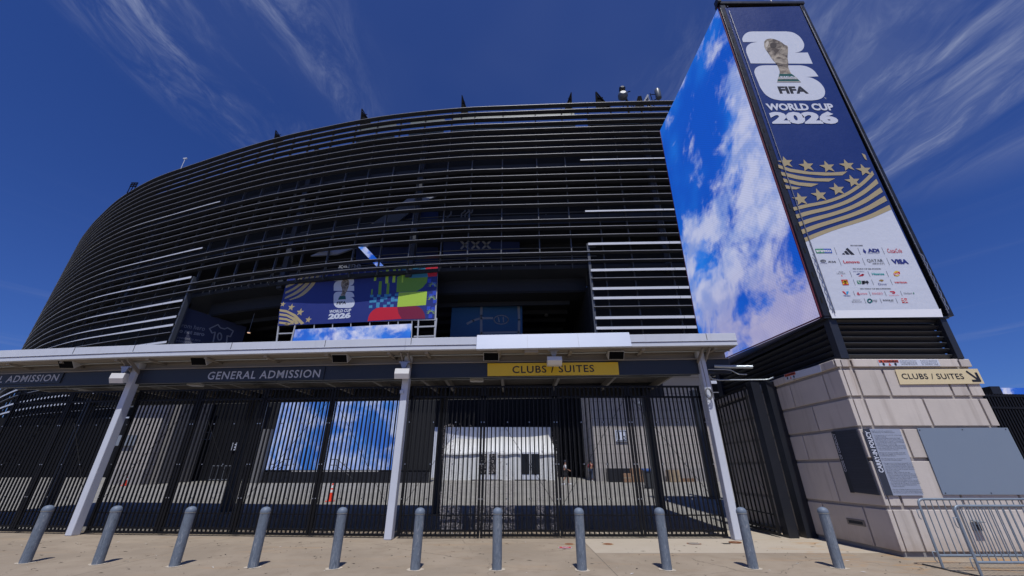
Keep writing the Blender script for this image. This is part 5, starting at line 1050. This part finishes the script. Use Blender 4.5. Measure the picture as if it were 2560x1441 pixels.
for px0, px1, l in ((672, 705, 'thin black stair rail at the left foot of the ground screen'), (838, 885, 'thin black stair rail at the middle foot of the ground screen')):
    p = at(px0, 1178, 36.6); q = at(px1, 1178, 36.6); e = empty('stair_rail', p, l, 'railing'); mb = MB(); up = 1 if px0 < 800 else -1; hi, lo = (q, p) if px0 < 800 else (p, q)
    for dz in (0, .45): mb.path([lo + Vector((0, 0, dz - .6)), hi + Vector((0, 0, dz + .45)), hi + Vector((.5 * up, 0, dz + .45))], .03, 6)
    mb.tube(lo + Vector((0, 0, -1.3)), lo + Vector((0, 0, -.1)), .03, n=6); mb.tube(hi + Vector((0, 0, -1.3)), hi + Vector((0, 0, .9)), .03, n=6); mb.build('rail', BLACK, e)
# marquee tent
TENT = mat('white marquee canvas', (.66, .66, .64), .6, var=.08, scale=1.2, bump=.3); z0 = gz(42)
e = empty('marquee_tent', (-2, 42, z0), 'long white marquee tent with glass doors across the plaza', 'tent')
ze = at(1250, 1129, 41.9).z; zr = at(1250, 1096, 45.5).z; xl, xr = at(1088, 1200, 41.9).x, at(1394, 1200, 41.9).x
def sag(n, x0, x1, z, d): return [(x0 + (x1 - x0) * i / n, z - d * math.sin(math.pi * ((i * 3 / n) % 1))) for i in range(n + 1)]
mb = MB(); n_ = 24; ft = sag(n_, xl, xr, ze, .10); vs = [(x, 41.9, z0 - .1) for x, z in ft] + [(x, 41.9 + .03 * math.sin(x * 9), z) for x, z in ft]
mb.add(vs, [(i, i + 1, n_ + 2 + i, n_ + 1 + i) for i in range(n_)]); mb.box(xl, 42.1, z0 - .1, xr, 48, ze - .3); mb.build('walls', TENT, e)
mb = MB(); vs = []
for i, (x, z) in enumerate(ft): vs += [(x, 41.75, z - .22), (x, 41.75, z), (xl + 1.2 + (xr - xl - 1.6) * i / n_, 45.5, zr + (i / n_) * .35 - .15 * math.sin(math.pi * ((i * 2 / n_) % 1))), (x, 49, ze)]
mb.add(vs, [(4 * i + j, 4 * i + 4 + j, 4 * i + 5 + j, 4 * i + 1 + j) for i in range(n_) for j in range(3)], 0, True); mb.build('roof', TENT, e)
mb = MB(); mb.box(xl - 2.5, 49.4, z0, xr + .2, 49.7, zr + 1.5); mb.build('rear_hall', mat('white hall sheet', (.58, .60, .66), .6), e)
for px0, px1 in ((1302, 1349), (1196, 1244)):
    d = MB(); A_, B_ = at(px0, 1202, 41.8), at(px1, 1131, 41.8); mid = (A_.x + B_.x) / 2; d.box(A_.x, 41.72, z0, B_.x, 41.86, B_.z); dr = d.build('double_door', mat('white door frame', (.62, .63, .66), .5), e)
    g = MB(); zt = B_.z - .15
    for x0_, x1_ in ((A_.x + .12, mid - .1), (mid + .1, B_.x - .12)): g.box(x0_, 41.69, z0 + .5, x1_, 41.73, zt)
    g.build('pane', mat('dark door glass', (.012, .013, .016), .15), dr); g = MB()
    for s in (-1, 1): g.tube((mid + s * .06, 41.66, z0 + 1.0), (mid + s * .06, 41.66, z0 + 1.6), .02, n=6)
    g.build('handle', WHITE, dr); g = MB(); g.box(A_.x - .6, 41.1, z0 - .02, B_.x + .5, 41.68, z0 + .05); g.build('mat', INK, dr)
A_, B_ = at(1036, 1203, 43), at(1072, 1100, 43); e2 = empty('side_screen_wall', (A_.x, 43, gz(43)), 'short white wall with a grey notice at the left of the marquee', 'wall'); mb = MB(); mb.prism([(A_.x - .6, 43, gz(43)), (B_.x, 43, gz(43)), (B_.x, 43, B_.z), (A_.x + .5, 43, B_.z), (A_.x, 43, B_.z - 1.2)], (0, .3, 0)); mb.build('panel', mat('white hall sheet', (.58, .60, .66), .6), e2)
A_, B_ = at(1054, 1148, 42.9), at(1070, 1110, 42.9); mb = MB(); mb.box(A_.x, 42.93, A_.z, B_.x, 42.97, B_.z); mb.build('notice', mat('grey notice board', (.20, .22, .25), .5), e2)
# tall shaded hall behind the tent and the dark gateway
mb = MB(); mb.box(-16, 52.0, 0, 8.5, 52.5, 13.9); mb.box(7.9, 44.2, 0, 8.5, 52, 13.9); tag(mb.build('gateway_wall', mat('wall with painted shade', (.006, .0065, .009), .9, spec=.2)), 'dark shaded gateway wall standing behind the marquee tent', 'wall')  # gateway wall colour is near black, with the shade in it
wl = at(395, 1100, 40.5).x; mb = MB(); mb.box(wl, 40.5, .3, -20.9, 41.2, 11.0); tag(mb.build('dark_wall', mat('wall with painted shade', (.006, .0065, .009), .9, spec=.2)), 'long plaza wall with shade painted near black, seen left of the ground screen', 'wall')  # near-black wall colour stands in for the shade of a dark void
zt_ = at(150, 1046, 50).z; mb = MB(); mb.box(-80, 50, .5, wl - .3, 50.5, zt_); tag(mb.build('low_dark_wall', mat('wall with painted shade', (.006, .0065, .009), .9, spec=.2)), 'low wall painted near black as shade, far behind the gates at the left, under the bright louver strips', 'wall')  # another near-black sheet, painted shade for the dark left background
# stone buildings on the plaza
PL = bpy.data.materials.new('coursed stone facing'); PL.use_nodes = True; _t = PL.node_tree; _b = _t.nodes['Principled BSDF']; _tc = _t.nodes.new('ShaderNodeTexCoord'); _s = _t.nodes.new('ShaderNodeSeparateXYZ'); _t.links.new(_tc.outputs['Object'], _s.inputs[0])
_f = MA(_t, 'LESS_THAN', MA(_t, 'FRACT', MA(_t, 'DIVIDE', _s.outputs[2], .78)), .035); _n = NOISE(_t, _tc.outputs['Object'], .9, 5)
_t.links.new(MIX(_t, _f, MIX(_t, _n, (.33, .30, .27), (.43, .39, .355)), (.15, .135, .125)), _b.inputs['Base Color']); _b.inputs['Roughness'].default_value = .85
def blockhouse(px0, px1, pyb, Y, top, depth, shade_eave, label):
    a, b = at(px0, pyb, Y), at(px1, pyb, Y); e = empty('stone_building', (a.x, Y, gz(Y) - .05), label, 'building'); mb = MB(); mb.box(a.x, Y, gz(Y) - .05, b.x, Y + depth, top); mb.build('wall', PL, e, .02)
    mb = MB(); mb.box(a.x - .15, Y - shade_eave, top, b.x + .15, Y + depth, top + .3); mb.build('shade_eave', mat('pale coping', (.3, .28, .26), .8), e); mb = MB(); mb.box(a.x - .04, Y - .05, gz(Y) - .05, b.x + .04, Y - .002, gz(Y) + 1.1); mb.build('base_course', mat('grey base course', (.30, .28, .265), .85), e); return e  # eave is out of view, drawn deep to shade the upper wall
bl = blockhouse(262, 352, 1213, 34.8, 9.6, 5, 2.0, 'narrow sunlit beige stone building behind the left slanting column')
mb = MB(); q = at(312, 1105, 34.7); mb.box(q.x - .9, 34.6, q.z - .3, q.x + .9, 34.78, q.z + .5); mb.build('grey_sign', mat('grey notice board', (.20, .22, .25), .5), bl); q = at(352, 1180, 35.4); mb = MB(); mb.box(q.x, 35.4, .4, q.x + 1.5, 39, 9.5); mb.build('side_wing', mat('stone wing with painted shade', (.20, .185, .17), .85), bl)  # wing stone is a darker copy with shade painted in
br = blockhouse(1492, 1830, 1203, 39.5, 10.9, 6, 2.75, 'wide sunlit beige stone building with a restroom sign, behind the right gates')
A_, B_ = at(1540, 1104, 39.4), at(1566, 1076, 39.4); es_ = empty('restroom_sign', (A_.x, 39.35, A_.z), 'white restroom sign with people symbols on the stone building', 'sign'); mb = MB(); mb.box(A_.x, 39.36, A_.z, B_.x, 39.44, B_.z); mb.build('board', PAPER, es_)
mb = MB(); w_ = B_.x - A_.x; h_ = B_.z - A_.z; X0, Z0 = A_.x, A_.z
for (x0_, y0_, x1_, y1_) in ((.08, .06, .92, .10), (.08, .90, .92, .94), (.08, .1, .12, .9), (.88, .1, .92, .9), (.24, .2, .36, .62), (.27, .68, .34, .80), (.62, .30, .68, .62), (.62, .68, .69, .80), (.68, .42, .80, .47)): mb.box(X0 + w_ * x0_, 39.34, Z0 + h_ * y0_, X0 + w_ * x1_, 39.355, Z0 + h_ * y1_)
c_ = Vector((X0 + w_ * .68, 39.345, Z0 + h_ * .3)); mb.path([c_ + Vector((w_ * .12 * math.cos(a), 0, h_ * .14 * math.sin(a))) for a in [k * .5 for k in range(-7, 3)]], .025, 5); mb.build('symbols', INK, es_)
# plaza odds and ends
def bin_(px, py, s, label):
    p = ground(px, py); e = empty('wheeled_bin', p, label, 'bin', 'grey bins with blue lids'); mb = MB(); w0, w1, h = .30 * s, .38 * s, 1.15 * s
    mb.add([p + Vector(v) for v in ((-w0, -w0, .05), (w0, -w0, .05), (w0, w0, .05), (-w0, w0, .05), (-w1, -w1, h), (w1, -w1, h), (w1, w1, h), (-w1, w1, h))], [(0, 3, 2, 1), (4, 5, 6, 7), (0, 1, 5, 4), (1, 2, 6, 5), (2, 3, 7, 6), (3, 0, 4, 7)]); mb.build('body', mat('charcoal bin plastic', (.045, .05, .055), .5), e, .03)
    mb = MB(); mb.obox(p + Vector((0, 0, h + .05)), (w1 + .04, 0, 0), (0, w1 + .05, .05), (0, 0, .05)); mb.build('lid', mat('blue bin lid', (.03, .08, .24), .45), e, .02)
    for s_ in (-1, 1): mb = MB(); mb.lathe(p + Vector((s_ * w0, w0, .1)), [(.1, -.03), (.1, .03)], 14, axis=(1, 0, 0)); mb.build('wheel', BLACK, e)
bin_(1627, 1222, .98, 'grey bin with a blue lid, nearer and in front of the stone building'); bin_(1503, 1200, 1.25, 'grey bin with a blue lid, farther off by the corner of the stone building')
BOXB = mat('brown carton board', (.26, .15, .085), .8, var=.15); TANB = mat('tan carton board', (.36, .27, .17), .8, var=.15)
def crate(px0, px1, pyb, pyt, Y, m, name, label, cat):
    a, b = at(px0, pyb, Y), at(px1, pyt, Y); z = gz(Y); e = empty(name, (a.x, Y, z), label, cat); mb = MB(); mb.box(a.x, Y, z, b.x, Y + .9, b.z); mb.build('body', m, e, .03)
    mb = MB(); mb.box(a.x - .01, Y - .01, (z + b.z) / 2 - .04, b.x + .01, Y - .001, (z + b.z) / 2 + .04); mb.box((a.x + b.x) / 2 - .03, Y - .012, z, (a.x + b.x) / 2 + .03, Y - .003, b.z); mb.build('tape', mat('packing tape', (.3, .24, .16), .4) if m is not BLACK else INK, e)
crate(1523, 1577, 1198, 1171, 38.4, BLACK, 'wrapped_pallet_load', 'low black wrapped load on the plaza by the stone building', 'load'); crate(1560, 1577, 1202, 1184, 37.9, BOXB, 'carton_box', 'smallest brown carton in front of the black wrapped load', 'box'); crate(1578, 1606, 1201, 1171, 38.3, BOXB, 'carton_box', 'taller brown carton between the black load and the nearer bin', 'box'); crate(1676, 1698, 1201, 1175, 38.3, TANB, 'carton_box', 'tan carton standing alone left of the wooden pallet', 'box')
p = ground(1720, 1205); e = empty('wooden_pallet', p, 'small stack of wooden pallets on the plaza by the stone building', 'pallet')
for k in range(2):
    mb = MB(); z = p.z + k * .15
    for i in range(3): mb.box(p.x - .65, p.y + i * .5, z, p.x + .75, p.y + i * .5 + .1, z + .1)
    for i in range(6): mb.box(p.x - .65 + i * .24, p.y, z + .1, p.x - .5 + i * .24, p.y + 1.1, z + .125)
    mb.build('pallet', mat('weathered pallet wood', (.24, .14, .08), .8, var=.25), e)
p = ground(1784, 1247); e = empty('steel_post', p, 'dark steel post on a square foot plate, behind the right gate leaf', 'post'); mb = MB(); mb.box(p.x - .16, p.y - .16, p.z, p.x + .16, p.y + .16, 5.8); mb.build('shaft', NAVY, e); mb = MB(); mb.box(p.x - .36, p.y - .36, p.z, p.x + .36, p.y + .36, p.z + .07); mb.build('foot_plate', NAVY, e)
p = ground(1648, 1222); e = empty('drain_pipe', p, 'thick grey round pipe rising behind the nearer bin', 'pipe'); mb = MB(); mb.path([p + Vector((.0, .3, 0)), p + Vector((0, .3, 5.0)), p + Vector((-.1, .3, 5.5)), p + Vector((-.6, .3, 5.8))], .16, 12); mb.build('tube', mat('grey drain pipe', (.16, .17, .19), .5), e)
A_, B_ = at(655, 1003, 36.9), at(624, 1165, 36.9); e = empty('white_post', (B_.x, 36.9, gz(36.9)), 'slim white post at the left of the ground screen', 'post'); mb = MB(); mb.box(B_.x - .22, 36.9, gz(36.9), B_.x + .1, 37.3, A_.z + .6); mb.build('shaft', mat('white post paint', (.62, .63, .64), .5), e); mb = MB(); mb.box(B_.x + .25, 36.95, gz(36.9), B_.x + 1.1, 37.4, gz(36.9) + 4.3); mb.build('cabinet', mat('dull grey cabinet', (.14, .135, .13), .6), e)
A_, B_ = at(577, 1126, 40.3), at(604, 1107, 40.3); e = empty('notice_sign', A_, 'small white notice with dark rows on the dark plaza wall', 'sign'); mb = MB(); mb.box(A_.x, 40.32, A_.z, B_.x, 40.4, B_.z); mb.build('board', PAPER, e); mb = MB()
for i in range(3):
    for j in range(3): mb.box(A_.x + .08 + i * .36, 40.30, A_.z + .1 + j * .24, A_.x + .34 + i * .36, 40.318, A_.z + .22 + j * .24)
mb.build('print', INK, e)
A_, B_ = at(428, 1099, 40.3), at(528, 1081, 40.3); e = empty('wall_sign', A_, 'long dark sign in a thin pale outline on the dark plaza wall', 'sign'); mb = MB(); mb.box(A_.x, 40.36, A_.z, B_.x, 40.45, B_.z); mb.build('board', DARK, e); mb = MB()
for z in (A_.z, B_.z): mb.box(A_.x, 40.33, z - .03, B_.x, 40.36, z + .03)
for x in (A_.x, B_.x): mb.box(x - .03, 40.331, A_.z, x + .03, 40.361, B_.z)
mb.build('outline', mat('dim steel outline', (.22, .22, .22), .6), e)
p = ground(520, 1206); e = empty('stacked_railing', p, 'low grey steel rail section standing before the dark plaza wall', 'railing'); mb = MB()
for k in range(9): mb.tube(p + Vector((k * .55, 0, 0)), p + Vector((k * .55, 0, 1.3)), .03, n=6)
mb.tube(p + Vector((0, 0, 1.3)), p + Vector((4.4, 0, 1.3)), .04, n=6); mb.tube(p + Vector((0, 0, .2)), p + Vector((4.4, 0, .2)), .04, n=6); mb.build('rail', mat('thin steel rail', (.12, .13, .15), .5), e)
# walking person
def person(p, label, top, legs, capm, turn):
    e = empty('person', p, label, 'person')
    J = {'hip': (0, 0, .92), 'waist': (.01, 0, 1.08), 'chest': (.03, 0, 1.30), 'neck': (.04, 0, 1.46), 'head0': (.06, 0, 1.54), 'head': (.07, 0, 1.63), 'crown': (.06, 0, 1.71),
         'hl': (.02, .10, .90), 'kl': (.22, .11, .52), 'al': (.30, .11, .10), 'tl': (.44, .12, .04), 'hr': (-.01, -.10, .90), 'kr': (-.02, -.11, .50), 'ar': (-.27, -.11, .16), 'tr': (-.16, -.12, .03),
         'sl': (.03, .18, 1.38), 'el': (.00, .23, 1.12), 'wl': (.20, .22, .95), 'sr': (.03, -.18, 1.38), 'er': (.14, -.25, 1.12), 'wr': (.38, -.22, 1.00), 'fr': (.45, -.21, .97), 'fl': (.27, .21, .90)}
    RD = {'hip': .14, 'waist': .13, 'chest': .155, 'neck': .06, 'head0': .07, 'head': .095, 'crown': .06, 'hl': .10, 'kl': .062, 'al': .042, 'tl': .035, 'hr': .10, 'kr': .062, 'ar': .042, 'tr': .035, 'sl': .062, 'el': .045, 'wl': .032, 'sr': .062, 'er': .045, 'wr': .032, 'fr': .03, 'fl': .03}
    E_ = [('hip', 'waist'), ('waist', 'chest'), ('chest', 'neck'), ('neck', 'head0'), ('head0', 'head'), ('head', 'crown'), ('hip', 'hl'), ('hl', 'kl'), ('kl', 'al'), ('al', 'tl'), ('hip', 'hr'), ('hr', 'kr'), ('kr', 'ar'), ('ar', 'tr'), ('chest', 'sl'), ('sl', 'el'), ('el', 'wl'), ('wl', 'fl'), ('chest', 'sr'), ('sr', 'er'), ('er', 'wr'), ('wr', 'fr')]
    def skin(keys, name, m, grow=0.0, cut=None):
        me = bpy.data.meshes.new(name); ks = [k for k in J if k in keys]; me.from_pydata([J[k] for k in ks], [(ks.index(a), ks.index(b)) for a, b in E_ if a in ks and b in ks], []); o = bpy.data.objects.new(name, me); C.objects.link(o); o.parent = e; me.materials.append(m)
        sk = o.modifiers.new('skin', 'SKIN'); sk.use_smooth_shade = True
        for i, k in enumerate(ks): r_ = RD[k] + grow; me.skin_vertices[0].data[i].radius = (r_, r_)
        me.skin_vertices[0].data[0].use_root = True; s = o.modifiers.new('subdiv', 'SUBSURF'); s.levels = 1; s.render_levels = 2; return o
    skin(list(J), 'body', mat('tanned skin', (.36, .19, .12), .6))
    skin(['waist', 'chest', 'sl', 'sr', 'el', 'er'], 'shirt', top, .022)
    skin(['hip', 'hl', 'hr', 'kl', 'kr'] + (['al', 'ar'] if turn else []), 'trousers' if turn else 'shorts', legs, .024)
    mb = MB(); c = p + Vector((.06, 0, 1.66)); mb.lathe(c, [(.108, 0), (.112, .04), (.09, .10), (.04, .135), (.005, .14)], 16); mb.obox(c + Vector((.15, 0, .01)), (.07, 0, -.01), (0, .07, 0), (0, 0, .008)); mb.build('cap', capm, e)
    mb = MB()
    for k in ('tl', 'tr'): q = p + Vector(J[k]); mb.obox(q + Vector((-.04, 0, .01)), (.13, 0, -.005), (0, .045, 0), (.01, 0, .045))
    mb.build('shoes', mat('white sneaker', (.7, .7, .7), .6), e, .02); e.rotation_euler.z = turn
CPM = mat('dark cap cloth', (.02, .025, .045), .8)
person(ground(1414, 1212), 'person in white shirt, black shorts and dark cap walking across the plaza', mat('white cotton shirt', (.75, .75, .75), .8), mat('black shorts cloth', (.015, .015, .018), .8), CPM, 0)
person(ground(1479, 1203), 'person in red top and dark jeans standing in the shade by the farther bin', mat('dark red top', (.20, .02, .03), .8), mat('dark blue jeans', (.03, .045, .09), .8), CPM, R(70))

# ------------------------------------------------------------------ far right: picket fence and another tower with a screen
gate((11.3, 10.3, 0), (14.8, 10.6, 0), 'black picket fence at the right photo edge, beside the stone pier', 0, 3.34, True)
gate((11.35, 11.1, 0), (14.9, 11.3, 0), 'added second row of black pickets darkening the gaps of the fence at the right photo edge', 0, 2.45, True)  # extra row, added to darken what shows between the front pickets
e = empty('distant_tower', (56, 45, 0), 'distant dark tower with a lit sky screen beyond the right fence', 'tower'); a = at(2498, 970, 45)
mb = MB(); mb.box(a.x, 45, 3.2, a.x + 9, 45.3, a.z); mb.build('display', screen_mat('distant video picture', 0, .4, 31.0, .5), e); mb = MB(); mb.box(a.x - 1.1, 44.9, 0, a.x - .02, 46, a.z + .15); mb.box(a.x - .02, 45.32, 0, a.x + 9, 46, a.z); mb.build('frame', BLACK, e)
